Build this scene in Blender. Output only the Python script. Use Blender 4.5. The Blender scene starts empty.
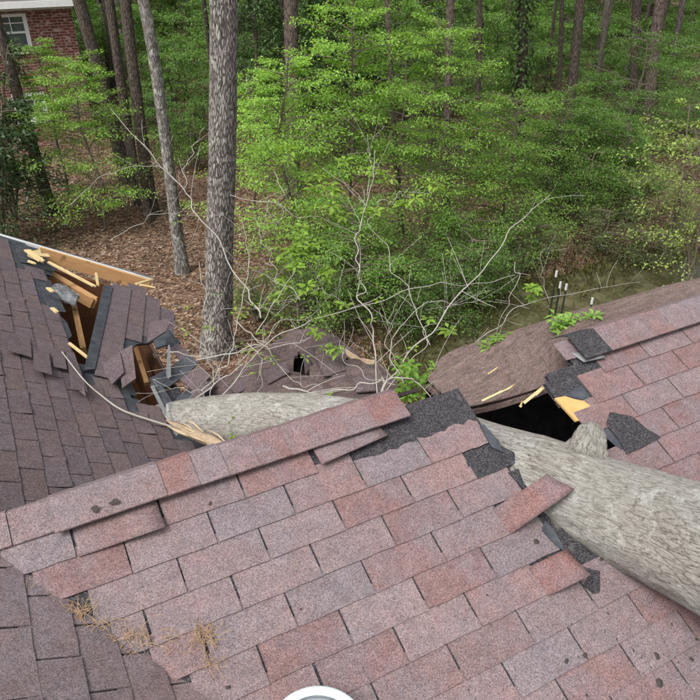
import bpy, math, random
import numpy as np
from mathutils import Vector, Matrix, noise

# ------------------------------------------------------------------ camera, sky, sun, exposure
# World axes: X runs along the near roof ridge (to the right), Y points away behind it, Z up, ground at 0.
scene = bpy.context.scene
col = scene.collection
H = 5.6                                   # eye height above the yard
F_PX, PITCH, AZ = 690.6, math.radians(31.7), math.radians(62.39)
RIGHT = np.array([math.sin(AZ), -math.cos(AZ), 0.0])
FWD0 = np.array([math.cos(AZ), math.sin(AZ), 0.0])
FWD = FWD0 * math.cos(PITCH) + np.array([0, 0, -math.sin(PITCH)])
UP = FWD0 * math.sin(PITCH) + np.array([0, 0, math.cos(PITCH)])
cam_d = bpy.data.cameras.new('camera')
cam_d.sensor_width = 36.0
cam_d.lens = 36.0 * F_PX / 700.0
cam_d.clip_end = 1000.0
cam_d.clip_start = 0.02
cam = bpy.data.objects.new('camera', cam_d)
col.objects.link(cam)
cam.matrix_world = Matrix(((RIGHT[0], UP[0], -FWD[0], 0), (RIGHT[1], UP[1], -FWD[1], 0), (RIGHT[2], UP[2], -FWD[2], H), (0, 0, 0, 1)))
scene.camera = cam

SUN_EL, SUN_AZ = math.radians(58), math.radians(205)      # azimuth measured from +X towards +Y
world = bpy.data.worlds.new('World')
scene.world = world
world.use_nodes = True
wn, wl = world.node_tree.nodes, world.node_tree.links
wn.clear()
sky = wn.new('ShaderNodeTexSky')
sky.sky_type = 'NISHITA'
sky.sun_disc = False
sky.sun_elevation = SUN_EL
sky.sun_rotation = math.pi / 2 - SUN_AZ
sky.dust_density = 6.0
sky.air_density = 1.2
hsv = wn.new('ShaderNodeHueSaturation')
hsv.inputs['Saturation'].default_value = 0.22           # an even grey overcast
bg = wn.new('ShaderNodeBackground')
bg.inputs['Strength'].default_value = 0.15
wo = wn.new('ShaderNodeOutputWorld')
wl.new(sky.outputs[0], hsv.inputs['Color'])
wl.new(hsv.outputs[0], bg.inputs['Color'])
wl.new(bg.outputs[0], wo.inputs['Surface'])
sun_d = bpy.data.lights.new('sun', 'SUN')
sun_d.energy = 1.5
sun_d.angle = math.radians(25)
sun_d.color = (1.0, 0.96, 0.9)
sun = bpy.data.objects.new('sun', sun_d)
col.objects.link(sun)
sdir = Vector((math.cos(SUN_EL) * math.cos(SUN_AZ), math.cos(SUN_EL) * math.sin(SUN_AZ), math.sin(SUN_EL)))
sun.rotation_euler = (-sdir).to_track_quat('-Z', 'Y').to_euler()
scene.view_settings.view_transform = 'Standard'
scene.view_settings.look = 'None'
scene.view_settings.gamma = 1.0
scene.view_settings.use_curve_mapping = False
scene.view_settings.exposure = 0.55
scene.render.engine = 'CYCLES'
scene.render.resolution_x = scene.render.resolution_y = 1024
scene.cycles.max_bounces = 3
scene.cycles.diffuse_bounces = 2
scene.cycles.transparent_max_bounces = 4

rnd = random.Random(7)
rng = np.random.default_rng(7)

# ------------------------------------------------------------------ survey helpers: where a sight line meets a depth or a plane
EYE = np.array([0.0, 0.0, H])
def sight(u, v):
    return RIGHT * ((u - 350) / F_PX) + UP * ((350 - v) / F_PX) + FWD
def at_d(u, v, d): return EYE + sight(u, v) * d
def at_z(u, v, z):
    r = sight(u, v); return EYE + r * ((z - H) / r[2])
def at_y(u, v, y):
    r = sight(u, v); return EYE + r * (y / r[1])
def on_plane(u, v, p0, n):
    r = sight(u, v); n = np.array(n, float); return EYE + r * (((np.array(p0) - EYE) @ n) / (r @ n))
def proj(P):
    q = np.asarray(P, float) - EYE; d = q @ FWD
    return 350 + F_PX * (q @ RIGHT) / d, 350 - F_PX * (q @ UP) / d
def inside(poly, x, y):
    c = False; n = len(poly); j = n - 1
    for i in range(n):
        xi, yi = poly[i]; xj, yj = poly[j]
        if (yi > y) != (yj > y) and x < (xj - xi) * (y - yi) / (yj - yi) + xi: c = not c
        j = i
    return c

# ------------------------------------------------------------------ object helpers
def link(name, data, parent=None):
    o = bpy.data.objects.new(name, data)
    col.objects.link(o)
    if parent is not None: o.parent = parent
    return o
def thing(name, label, cat, loc=(0, 0, 0), group=None):
    o = link(name, None); o.location = loc
    o.empty_display_size = 0.1
    return tag(o, label, cat, group)
def tag(o, label=None, cat=None, group=None, kind=None):
    if label: o['label'] = label
    if cat: o['category'] = cat
    if group: o['group'] = group
    if kind: o['kind'] = kind
    return o
def mesh(name, verts, faces, mat=None, smooth=False):
    m = bpy.data.meshes.new(name)
    m.from_pydata([tuple(map(float, v)) for v in verts], [], faces)
    if mat: m.materials.append(mat)
    if smooth: m.polygons.foreach_set('use_smooth', [True] * len(m.polygons))
    m.update()
    return m
def local(o, P):                      # world points into the frame of a (translated) parent
    return np.asarray(P, float) - np.array(o.location)

# ------------------------------------------------------------------ node helpers and materials
def mat_new(name):
    m = bpy.data.materials.new(name); m.use_nodes = True
    nt = m.node_tree; nt.nodes.clear()
    out = nt.nodes.new('ShaderNodeOutputMaterial')
    b = nt.nodes.new('ShaderNodeBsdfPrincipled')
    b.inputs['Specular IOR Level'].default_value = 0.25
    nt.links.new(b.outputs[0], out.inputs['Surface'])
    return m, nt, b, out
class N:
    def __init__(s, nt): s.nt = nt
    def node(s, t, **k):
        n = s.nt.nodes.new(t)
        for a, b in k.items(): setattr(n, a, b)
        return n
    def put(s, sock, val):
        if isinstance(val, bpy.types.NodeSocket): s.nt.links.new(val, sock)
        else: sock.default_value = val
    def coord(s, kind='Object'): return s.node('ShaderNodeTexCoord').outputs[kind]
    def pos(s): return s.node('ShaderNodeNewGeometry').outputs['Position']
    def scale(s, v, sc):
        m = s.node('ShaderNodeMapping'); s.put(m.inputs['Vector'], v); m.inputs['Scale'].default_value = sc; return m.outputs[0]
    def noise(s, v, sc, det=4, rough=0.55, dist=0.0):
        n = s.node('ShaderNodeTexNoise'); s.put(n.inputs['Vector'], v)
        n.inputs['Scale'].default_value = sc; n.inputs['Detail'].default_value = det
        n.inputs['Roughness'].default_value = rough; n.inputs['Distortion'].default_value = dist
        return n.outputs['Fac']
    def voro(s, v, sc, out='Color', feat='F1', rand=1.0):
        n = s.node('ShaderNodeTexVoronoi', feature=feat); s.put(n.inputs['Vector'], v)
        n.inputs['Scale'].default_value = sc; n.inputs['Randomness'].default_value = rand
        return n.outputs[out]
    def ramp(s, f, stops, interp='LINEAR'):
        r = s.node('ShaderNodeValToRGB'); s.put(r.inputs[0], f)
        e = r.color_ramp.elements; r.color_ramp.interpolation = interp
        while len(e) < len(stops): e.new(0.5)
        for q, (p, c) in zip(e, stops):
            q.position = p; q.color = (*c, 1) if len(c) == 3 else c
        return r.outputs[0]
    def g(s, f, a, b):       # map value to black-white between a and b
        return s.ramp(f, [(a, (0, 0, 0)), (b, (1, 1, 1))])
    def mix(s, f, a, b, mode='MIX'):
        m = s.node('ShaderNodeMix', data_type='RGBA', blend_type=mode)
        for sock, val in ((m.inputs[0], f), (m.inputs[6], a), (m.inputs[7], b)):
            if isinstance(val, tuple) and len(val) == 3: val = (*val, 1)
            s.put(sock, val)
        return m.outputs[2]
    def math(s, op, a, b=0.0):
        m = s.node('ShaderNodeMath', operation=op); s.put(m.inputs[0], a); s.put(m.inputs[1], b); return m.outputs[0]
    def bump(s, h, strength, dist, nrm=None):
        b = s.node('ShaderNodeBump'); s.put(b.inputs['Height'], h)
        b.inputs['Strength'].default_value = strength; b.inputs['Distance'].default_value = dist
        if nrm is not None: s.put(b.inputs['Normal'], nrm)
        return b.outputs[0]
    def sep(s, c):
        n = s.node('ShaderNodeSeparateColor'); s.put(n.inputs[0], c); return n.outputs

def shingle_mat(name, weather, dark=1.0, coarse=1.0, green=0.0):
    m, nt, b, _ = mat_new(name); n = N(nt); P = n.pos()
    tint = n.node('ShaderNodeObjectInfo').outputs['Color']
    # fade along the tab into the blue-grey blend of the next colour drop
    drift = n.g(n.noise(P, 5.5, 3, 0.6), 0.38, 0.66)
    c = n.mix(n.math('MULTIPLY', drift, 0.72), tint, weather)
    warm = n.g(n.noise(n.scale(P, (1, 1.6, 1.6)), 7.3, 3, 0.6), 0.5, 0.72)
    c = n.mix(n.math('MULTIPLY', warm, 0.38), c, n.mix(1.0, c, (1.06, 0.84, 0.80), 'MULTIPLY'))
    grain = n.sep(n.voro(P, 330 * coarse, 'Color'))
    k = n.ramp(grain[0], [(0.0, (0.48,) * 3), (0.25, (0.76,) * 3), (0.75, (1.12,) * 3), (1.0, (1.5,) * 3)])
    c = n.mix(1.0, c, k, 'MULTIPLY')
    hue = n.mix(n.g(grain[1], 0.45, 0.95), (1.0, 0.93, 0.90), (0.90, 1.0, 1.10))
    c = n.mix(0.8, c, hue, 'MULTIPLY')
    blotch = n.ramp(n.noise(P, 21, 4, 0.7), [(0.25, (0.74,) * 3), (0.6, (1.06,) * 3), (0.85, (1.22,) * 3)])
    c = n.mix(0.85, c, blotch, 'MULTIPLY')
    scuff = n.g(n.noise(P, 47, 3, 0.75), 0.66, 0.72)             # rubbed spots where granules are gone
    c = n.mix(n.math('MULTIPLY', scuff, 0.45), c, (0.06, 0.055, 0.06))
    if green:
        moss = n.g(n.noise(P, 9, 4, 0.7), 0.6, 0.72)
        c = n.mix(n.math('MULTIPLY', moss, green), c, (0.13, 0.12, 0.05))
    n.put(b.inputs['Base Color'], n.mix(1.0, c, (dark,) * 3, 'MULTIPLY'))
    b.inputs['Roughness'].default_value = 0.95
    b.inputs['Specular IOR Level'].default_value = 0.12
    h = n.math('ADD', n.voro(P, 330 * coarse, 'Distance'), n.math('MULTIPLY', n.noise(P, 60, 3), 2.0))
    n.put(b.inputs['Normal'], n.bump(h, 0.5, 0.0022))
    return m
M = {}
M['shingle'] = shingle_mat('red_grey_shingle', (0.222, 0.194, 0.212), 0.86, 1.15)
def crushed_mat():
    m = shingle_mat('weathered_back_shingle', (0.15, 0.115, 0.105), 1.0, 0.8, 0.25)
    nt = m.node_tree; n = N(nt); b = next(x for x in nt.nodes if x.type == 'BSDF_PRINCIPLED')
    src = b.inputs['Base Color'].links[0].from_socket
    P = n.pos()
    st = n.ramp(n.noise(n.scale(P, (2.5, 26, 26)), 1.4, 5, 0.7, 0.5), [(0.32, (0.55,) * 3), (0.5, (1.0,) * 3), (0.72, (1.25,) * 3)])
    n.put(b.inputs['Base Color'], n.mix(0.9, src, st, 'MULTIPLY'))
    return m
M['crushed'] = crushed_mat()
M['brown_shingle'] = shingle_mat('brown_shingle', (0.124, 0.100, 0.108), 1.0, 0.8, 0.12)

def underlay_mat():
    m, nt, b, _ = mat_new('black_underlay'); n = N(nt); P = n.pos()
    grain = n.sep(n.voro(P, 300, 'Color'))[0]
    c = n.ramp(grain, [(0, (0.012, 0.012, 0.014)), (0.6, (0.035, 0.034, 0.038)), (1, (0.10, 0.095, 0.105))])
    c = n.mix(n.g(n.noise(P, 26, 4, 0.7), 0.56, 0.68), c, (0.085, 0.075, 0.078))
    n.put(b.inputs['Base Color'], c); b.inputs['Roughness'].default_value = 0.85
    n.put(b.inputs['Normal'], n.bump(n.voro(P, 300, 'Distance'), 0.5, 0.002))
    return m
M['underlay'] = underlay_mat()
def felt_mat():
    m, nt, b, _ = mat_new('grey_felt'); n = N(nt); P = n.pos()
    c = n.ramp(n.noise(P, 14, 5, 0.65), [(0.3, (0.028, 0.031, 0.038)), (0.55, (0.055, 0.06, 0.072)), (0.8, (0.10, 0.105, 0.115))])
    n.put(b.inputs['Base Color'], c); b.inputs['Roughness'].default_value = 0.6
    n.put(b.inputs['Normal'], n.bump(n.noise(P, 30, 4), 0.35, 0.01))
    return m
M['felt'] = felt_mat()
def wood_mat(name, a, bb, knots=True, sc=1.0, axis=(3, 40, 40)):
    m, nt, b, _ = mat_new(name); n = N(nt); P = n.scale(n.coord('Object'), axis)
    f = n.noise(P, 1.6 * sc, 6, 0.65, 0.6)
    c = n.ramp(f, [(0.3, a), (0.55, tuple((x + y) / 2 for x, y in zip(a, bb))), (0.72, bb)])
    if knots:
        k = n.g(n.noise(n.coord('Object'), 7, 2), 0.66, 0.74)
        c = n.mix(n.math('MULTIPLY', k, 0.6), c, (0.12, 0.05, 0.02))
    n.put(b.inputs['Base Color'], c); b.inputs['Roughness'].default_value = 0.75
    n.put(b.inputs['Normal'], n.bump(f, 0.5, 0.004))
    return m
M['lumber'] = wood_mat('fresh_orange_lumber', (0.66, 0.40, 0.19), (0.47, 0.24, 0.10))
M['splinter'] = wood_mat('pale_splintered_wood', (0.66, 0.53, 0.29), (0.50, 0.35, 0.16), False)
M['plywood'] = wood_mat('plywood', (0.60, 0.38, 0.15), (0.42, 0.24, 0.09), False, 1.0, (10, 14, 14))
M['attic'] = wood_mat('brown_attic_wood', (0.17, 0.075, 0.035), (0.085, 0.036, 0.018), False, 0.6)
M['pale_dead'] = wood_mat('pale_torn_wood', (0.50, 0.40, 0.27), (0.36, 0.27, 0.17), False)
M['torn'] = wood_mat('pale_torn_limb', (0.56, 0.52, 0.45), (0.40, 0.355, 0.29), False, 1.0, (14, 26, 26))
M['dead_wood'] = wood_mat('weathered_broken_wood', (0.42, 0.32, 0.22), (0.22, 0.16, 0.11), False)
def flat_mat(name, c, rough=0.7, var=0.15, sc=12, spec=0.25):
    m, nt, b, _ = mat_new(name); n = N(nt)
    f = n.noise(n.coord('Object'), sc, 4, 0.6)
    n.put(b.inputs['Base Color'], n.mix(f, tuple(x * (1 - var) for x in c), tuple(min(1, x * (1 + var)) for x in c)))
    b.inputs['Roughness'].default_value = rough; b.inputs['Specular IOR Level'].default_value = spec
    return m
M['white'] = flat_mat('white_paint', (0.72, 0.74, 0.74), 0.55)
M['vent'] = flat_mat('white_vent_plastic', (0.62, 0.72, 0.74), 0.35, 0.04)
M['vent_grey'] = flat_mat('grey_vent_dome', (0.33, 0.36, 0.40), 0.4, 0.1)
M['metal'] = flat_mat('dull_drip_metal', (0.15, 0.152, 0.158), 0.4, 0.25, 30)
M['insulation'] = flat_mat('grey_insulation', (0.17, 0.175, 0.185), 0.9, 0.5, 45)
M['post'] = flat_mat('dark_green_post_steel', (0.035, 0.04, 0.035), 0.6)
M['roof_far'] = flat_mat('grey_far_roof', (0.10, 0.09, 0.09), 0.9, 0.3, 20)
M['needle'] = flat_mat('dry_needles', (0.40, 0.27, 0.155), 0.8, 0.35, 60)
M['scrap'] = flat_mat('dark_scrap', (0.055, 0.045, 0.04), 0.9, 0.3, 40)

def bark_mat(name, light, mid, dark, lichen=0.0, su=1.0, strength=0.9, moss=0.0, lichen_col=(0.55, 0.57, 0.52)):
    m, nt, b, _ = mat_new(name); n = N(nt)
    uv = n.coord('UV')
    wp = n.node('ShaderNodeTexNoise'); n.put(wp.inputs['Vector'], n.scale(uv, (5, 2, 1))); wp.inputs['Scale'].default_value = 2.5; wp.inputs['Detail'].default_value = 5
    st = n.scale(n.mix(0.045, uv, wp.outputs['Color']), (24 * su, 4.2 * su, 1))
    edge = n.voro(st, 1.7, 'Distance', 'DISTANCE_TO_EDGE')
    rid = n.noise(n.scale(uv, (38 * su, 6 * su, 1)), 1.6, 7, 0.78, 0.4)
    h = n.math('ADD', n.math('MULTIPLY', n.g(edge, 0.0, 0.24), 0.42), n.math('MULTIPLY', rid, 0.72))
    c = n.ramp(h, [(0.42, dark), (0.60, mid), (0.78, light)])
    big = n.noise(n.scale(uv, (1.5, 0.8, 1)), 2.2, 4, 0.6)
    c = n.mix(n.g(big, 0.35, 0.75), c, n.mix(0.5, c, mid))
    if lichen:
        lf = n.g(n.noise(n.scale(uv, (1, 0.7, 1)), 9, 5, 0.72), 0.60 - 0.10 * lichen, 0.66)
        c = n.mix(n.math('MULTIPLY', lf, 0.75), c, lichen_col)
    if moss:
        mf = n.g(n.noise(n.scale(uv, (1, 0.5, 1)), 6, 4, 0.7), 0.60, 0.72)
        c = n.mix(n.math('MULTIPLY', mf, moss), c, (0.09, 0.11, 0.03))
    n.put(b.inputs['Base Color'], c); b.inputs['Roughness'].default_value = 0.95
    b.inputs['Specular IOR Level'].default_value = 0.1
    n.put(b.inputs['Normal'], n.bump(h, strength, 0.02))
    return m
M['oak'] = bark_mat('grey_ridged_bark', (0.46, 0.43, 0.395), (0.215, 0.195, 0.18), (0.045, 0.039, 0.034), 0.25, 1.25)
M['dark_bark'] = bark_mat('dark_bark', (0.17, 0.14, 0.115), (0.10, 0.082, 0.068), (0.035, 0.028, 0.024), 0.0, 1.2)
M['pine'] = bark_mat('brown_bark', (0.24, 0.19, 0.165), (0.15, 0.115, 0.10), (0.05, 0.04, 0.035), 0.0, 0.9)
M['lichen_bark'] = bark_mat('lichened_bark', (0.30, 0.285, 0.265), (0.20, 0.185, 0.17), (0.07, 0.06, 0.055), 0.9, 1.0)
M['far_bark'] = bark_mat('far_grey_bark', (0.20, 0.178, 0.155), (0.135, 0.118, 0.102), (0.06, 0.052, 0.045), 0.0, 0.8)
M['twig'] = flat_mat('pale_twig_bark', (0.35, 0.33, 0.295), 0.9, 0.25, 15)
M['stem'] = flat_mat('brown_stem_bark', (0.14, 0.115, 0.09), 0.9, 0.3, 10)

def log_mat():
    m, nt, b, _ = mat_new('fallen_log_bark'); n = N(nt); uv = n.coord('UV')
    warp = n.node('ShaderNodeTexNoise'); n.put(warp.inputs['Vector'], n.scale(uv, (6, 3, 1))); warp.inputs['Scale'].default_value = 2
    w = n.mix(0.03, uv, warp.outputs['Color'])
    fine = n.noise(n.scale(w, (120, 30, 1)), 2.0, 6, 0.85)
    rid = n.noise(n.scale(w, (34, 4.5, 1)), 2.0, 6, 0.75)
    crack = n.g(n.voro(n.scale(n.mix(0.035, uv, warp.outputs['Color']), (66, 13, 1)), 1.0, 'Distance', 'DISTANCE_TO_EDGE'), 0.0, 0.16)
    h = n.math('ADD', n.math('ADD', n.math('MULTIPLY', fine, 1.0), n.math('MULTIPLY', rid, 0.5)), n.math('MULTIPLY', crack, 0.15))
    c = n.ramp(n.math('MULTIPLY', h, 0.6), [(0.40, (0.13, 0.115, 0.10)), (0.47, (0.37, 0.348, 0.315)), (0.535, (0.54, 0.52, 0.485)), (0.63, (0.72, 0.71, 0.68))])
    tone = n.noise(n.scale(uv, (1, 0.5, 1)), 3.5, 4, 0.6)
    c = n.mix(n.math('MULTIPLY', n.g(tone, 0.4, 0.65), 0.35), c, (0.50, 0.48, 0.43))
    lich = n.g(n.noise(n.scale(uv, (1, 0.8, 1)), 10.5, 7, 0.85), 0.545, 0.60)
    c = n.mix(n.math('MULTIPLY', lich, 0.7), c, (0.68, 0.70, 0.66))
    moss = n.g(n.noise(n.scale(uv, (1.3, 1, 1)), 5.0, 5, 0.75), 0.67, 0.73)
    c = n.mix(n.math('MULTIPLY', moss, 0.7), c, (0.16, 0.17, 0.05))
    under = n.g(n.noise(n.scale(uv, (0.8, 0.35, 1)), 5.5, 4, 0.65), 0.42, 0.66)
    c = n.mix(n.math('MULTIPLY', under, 0.4), c, n.mix(1.0, c, (0.72, 0.66, 0.58), 'MULTIPLY'))
    dots = n.g(n.voro(n.scale(uv, (1, 0.7, 1)), 30, 'Distance'), 0.16, 0.10)
    c = n.mix(n.math('MULTIPLY', dots, n.math('MULTIPLY', lich, 0.6)), c, (0.70, 0.71, 0.67))
    specks = n.g(n.noise(n.scale(uv, (1.4, 0.7, 1)), 55, 4, 0.8), 0.62, 0.68)
    c = n.mix(n.math('MULTIPLY', specks, 0.8), c, (0.05, 0.042, 0.035))
    n.put(b.inputs['Base Color'], c); b.inputs['Roughness'].default_value = 0.95
    b.inputs['Specular IOR Level'].default_value = 0.1
    n.put(b.inputs['Normal'], n.bump(h, 1.0, 0.016))
    return m
M['log'] = log_mat()

def leaf_mat(name, trans=0.35, gloss=0.5):
    m, nt, b, out = mat_new(name); n = N(nt)
    a = n.node('ShaderNodeAttribute', attribute_name='tint')
    n.put(b.inputs['Base Color'], a.outputs['Color']); b.inputs['Roughness'].default_value = gloss
    b.inputs['Specular IOR Level'].default_value = 0.3
    t = n.node('ShaderNodeBsdfTranslucent')
    n.put(t.inputs['Color'], n.mix(1.0, a.outputs['Color'], (1.25, 1.2, 0.6), 'MULTIPLY'))
    mx = n.node('ShaderNodeMixShader'); mx.inputs[0].default_value = trans
    nt.links.new(b.outputs[0], mx.inputs[1]); nt.links.new(t.outputs[0], mx.inputs[2])
    nt.links.new(mx.outputs[0], out.inputs['Surface'])
    return m
M['leaf'] = leaf_mat('spring_leaf', 0.42)
M['glossy_leaf'] = leaf_mat('glossy_evergreen_leaf', 0.1, 0.35)
M['dry_leaf'] = leaf_mat('dry_fallen_leaf', 0.1, 0.8)

def ground_mat():
    m, nt, b, _ = mat_new('leaf_litter_ground'); n = N(nt); P = n.pos()
    cells = n.sep(n.voro(n.mix(0.05, P, n.node('ShaderNodeTexNoise').outputs['Color']), 13, 'Color'))
    c = n.ramp(cells[0], [(0, (0.05, 0.03, 0.022)), (0.4, (0.125, 0.075, 0.05)), (0.75, (0.20, 0.13, 0.09)), (1, (0.30, 0.22, 0.165))])
    soil = n.noise(P, 0.9, 5, 0.6)
    c = n.mix(n.g(soil, 0.45, 0.7), c, n.mix(0.6, c, (0.07, 0.045, 0.032)))
    grass = n.g(n.noise(P, 0.55, 5, 0.7), 0.55, 0.66)
    c = n.mix(n.math('MULTIPLY', grass, 0.5), c, (0.05, 0.075, 0.02))
    n.put(b.inputs['Base Color'], c); b.inputs['Roughness'].default_value = 1.0
    n.put(b.inputs['Normal'], n.bump(n.math('ADD', n.voro(P, 13, 'Distance'), n.noise(P, 5, 4)), 0.8, 0.06))
    return m
M['ground'] = ground_mat()
def water_mat():
    m, nt, b, _ = mat_new('murky_pond_water'); n = N(nt); P = n.pos()
    scum = n.g(n.noise(P, 2.2, 6, 0.75), 0.46, 0.62)
    fl = n.g(n.noise(P, 22, 3, 0.7), 0.56, 0.64)
    c = n.mix(scum, (0.05, 0.045, 0.022), (0.085, 0.082, 0.035))
    c = n.mix(n.math('MULTIPLY', fl, 0.75), c, (0.15, 0.125, 0.07))
    n.put(b.inputs['Base Color'], c)
    n.put(b.inputs['Roughness'], n.ramp(scum, [(0, (0.18,) * 3), (1, (0.75,) * 3)]))
    b.inputs['Specular IOR Level'].default_value = 0.5
    n.put(b.inputs['Normal'], n.bump(n.noise(P, 6, 3), 0.12, 0.03))
    return m
M['water'] = water_mat()
def brick_mat():
    m, nt, b, _ = mat_new('red_brick_wall'); n = N(nt)
    mp = n.node('ShaderNodeMapping'); n.put(mp.inputs['Vector'], n.pos()); mp.inputs['Rotation'].default_value = (math.pi / 2, 0, 0)
    br = n.node('ShaderNodeTexBrick'); n.put(br.inputs['Vector'], mp.outputs[0])
    br.inputs['Scale'].default_value = 1.0; br.inputs['Brick Width'].default_value = 0.21; br.inputs['Row Height'].default_value = 0.072
    br.inputs['Mortar Size'].default_value = 0.008; br.inputs['Mortar'].default_value = (0.32, 0.28, 0.25, 1)
    br.inputs['Color1'].default_value = (0.21, 0.062, 0.05, 1); br.inputs['Color2'].default_value = (0.13, 0.045, 0.038, 1)
    pale = n.g(n.noise(n.scale(n.pos(), (5, 5, 13)), 1.0, 2, 0.6), 0.56, 0.61)
    c = n.mix(n.math('MULTIPLY', pale, 0.75), br.outputs['Color'], (0.48, 0.36, 0.32))
    n.put(b.inputs['Base Color'], c); b.inputs['Roughness'].default_value = 0.9
    n.put(b.inputs['Normal'], n.bump(br.outputs['Fac'], -0.6, 0.01))
    return m
M['brick'] = brick_mat()
def glass_mat():
    m, nt, b, _ = mat_new('window_glass'); n = N(nt)
    b.inputs['Base Color'].default_value = (0.10, 0.12, 0.13, 1); b.inputs['Roughness'].default_value = 0.05
    b.inputs['Specular IOR Level'].default_value = 0.9
    return m
M['glass'] = glass_mat()

# ------------------------------------------------------------------ geometry helpers
def tube_data(pts, rad, seg=10, wob=0.0, wf=3.0, cap=True, seed=0.0):
    pts = [Vector(p) for p in pts]
    vs, fs, uvs = [], [], []
    L = 0.0; a0 = None
    for i, p in enumerate(pts):
        t = (pts[min(i + 1, len(pts) - 1)] - pts[max(i - 1, 0)]).normalized()
        if a0 is None:
            a0 = t.cross(Vector((0, 0, 1)))
            if a0.length < 0.1: a0 = t.cross(Vector((0, 1, 0)))
            a0.normalize()
        a = (a0 - t * a0.dot(t)).normalized(); a0 = a
        bb = t.cross(a)
        if i: L += (p - pts[i - 1]).length
        for k in range(seg):
            th = 2 * math.pi * k / seg
            d = a * math.cos(th) + bb * math.sin(th)
            r = rad[i]
            if wob:
                q = d * (wf * 0.35) + Vector((0, 0, L * wf * 0.35)) + Vector((seed, seed * 1.7, 0))
                r *= 1 + wob * noise.noise(q) + wob * 0.45 * noise.noise(q * 4.3) + wob * 0.3 * noise.noise(q * 9.1)
            vs.append(p + d * r); uvs.append((k / seg, L))
    n = len(pts)
    luv = []
    rm = sum(rad) / len(rad) * 2 * math.pi
    for i in range(n - 1):
        for k in range(seg):
            k2 = (k + 1) % seg
            fs.append((i * seg + k, i * seg + k2, (i + 1) * seg + k2, (i + 1) * seg + k))
            u0, u1 = k / seg * rm, (k + 1) / seg * rm
            l0, l1 = uvs[i * seg][1], uvs[(i + 1) * seg][1]
            luv += [(u0, l0), (u1, l0), (u1, l1), (u0, l1)]
    if cap:
        fs.append(tuple(range(seg - 1, -1, -1))); luv += [(0.1 * math.cos(6.28 * k / seg), 0.1 * math.sin(6.28 * k / seg)) for k in range(seg)]
        b0 = (n - 1) * seg
        fs.append(tuple(range(b0, b0 + seg))); luv += [(0.1 * math.cos(6.28 * k / seg), 0.1 * math.sin(6.28 * k / seg)) for k in range(seg)]
    return vs, fs, luv
def tubes(name, specs, mat, parent=None, **kw):
    V, Fc, U = [], [], []
    for pts, rad in specs:
        v, f, u = tube_data(pts, rad, **kw)
        o = len(V); V += v; Fc += [tuple(i + o for i in q) for q in f]; U += u
    m = mesh(name, V, Fc, mat, True)
    l = m.uv_layers.new(name='uv'); l.data.foreach_set('uv', np.array(U, dtype=np.float32).ravel())
    return link(name, m, parent)
def smooth_line(pts, n):
    pts = np.array(pts, float)
    P = np.vstack([2 * pts[0] - pts[1], pts, 2 * pts[-1] - pts[-2]])
    out = []
    m = len(pts) - 1
    for k in range(n + 1):
        x = k / n * m; i = min(int(x), m - 1); t = x - i
        p0, p1, p2, p3 = P[i], P[i + 1], P[i + 2], P[i + 3]
        out.append(0.5 * ((2 * p1) + (-p0 + p2) * t + (2 * p0 - 5 * p1 + 4 * p2 - p3) * t * t + (-p0 + 3 * p1 - 3 * p2 + p3) * t ** 3))
    return np.array(out)

def leaves_mesh(name, C, D, Nn, size, tint, mat, width=0.5):
    """C centres, D leaf directions, Nn approximate normals, size lengths, tint colours: every leaf a folded blade of two triangles."""
    n = len(C)
    D = D / np.linalg.norm(D, axis=1, keepdims=True)
    S = np.cross(D, Nn); S /= np.linalg.norm(S, axis=1, keepdims=True) + 1e-9
    Nn = np.cross(S, D)
    L = size[:, None]
    v = np.empty((n, 4, 3), np.float32)
    v[:, 0] = C
    v[:, 1] = C + D * L * 0.5 + S * L * width * 0.5 + Nn * L * 0.07
    v[:, 2] = C + D * L - Nn * L * 0.10
    v[:, 3] = C + D * L * 0.5 - S * L * width * 0.5 + Nn * L * 0.07
    m = bpy.data.meshes.new(name)
    m.vertices.add(n * 4); m.vertices.foreach_set('co', v.ravel())
    idx = (np.arange(n) * 4)[:, None] + np.array([0, 1, 2, 0, 2, 3])[None]
    m.loops.add(n * 6); m.loops.foreach_set('vertex_index', idx.ravel().astype(np.int32))
    m.polygons.add(n * 2); m.polygons.foreach_set('loop_start', (np.arange(n * 2) * 3).astype(np.int32))
    a = m.color_attributes.new('tint', 'FLOAT_COLOR', 'POINT')
    cc = np.ones((n, 4, 4), np.float32); cc[:, :, :3] = tint[:, None, :]
    a.data.foreach_set('color', cc.ravel())
    m.materials.append(mat)
    m.update(); m.validate()
    return m
def tints(n, base, var=0.25, yellow=0.2, g=rng):
    b = np.array(base)[None] * (1 + g.normal(0, var, (n, 1)).clip(-0.6, 0.9))
    y = g.uniform(0, yellow, (n, 1))
    b = b * (1 + y * np.array([[0.6, 0.25, 0.0]]))
    return b.clip(0.004, 0.9)
def rand_dirs(n, g=rng):
    d = g.normal(size=(n, 3)); return d / np.linalg.norm(d, axis=1, keepdims=True)

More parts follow.
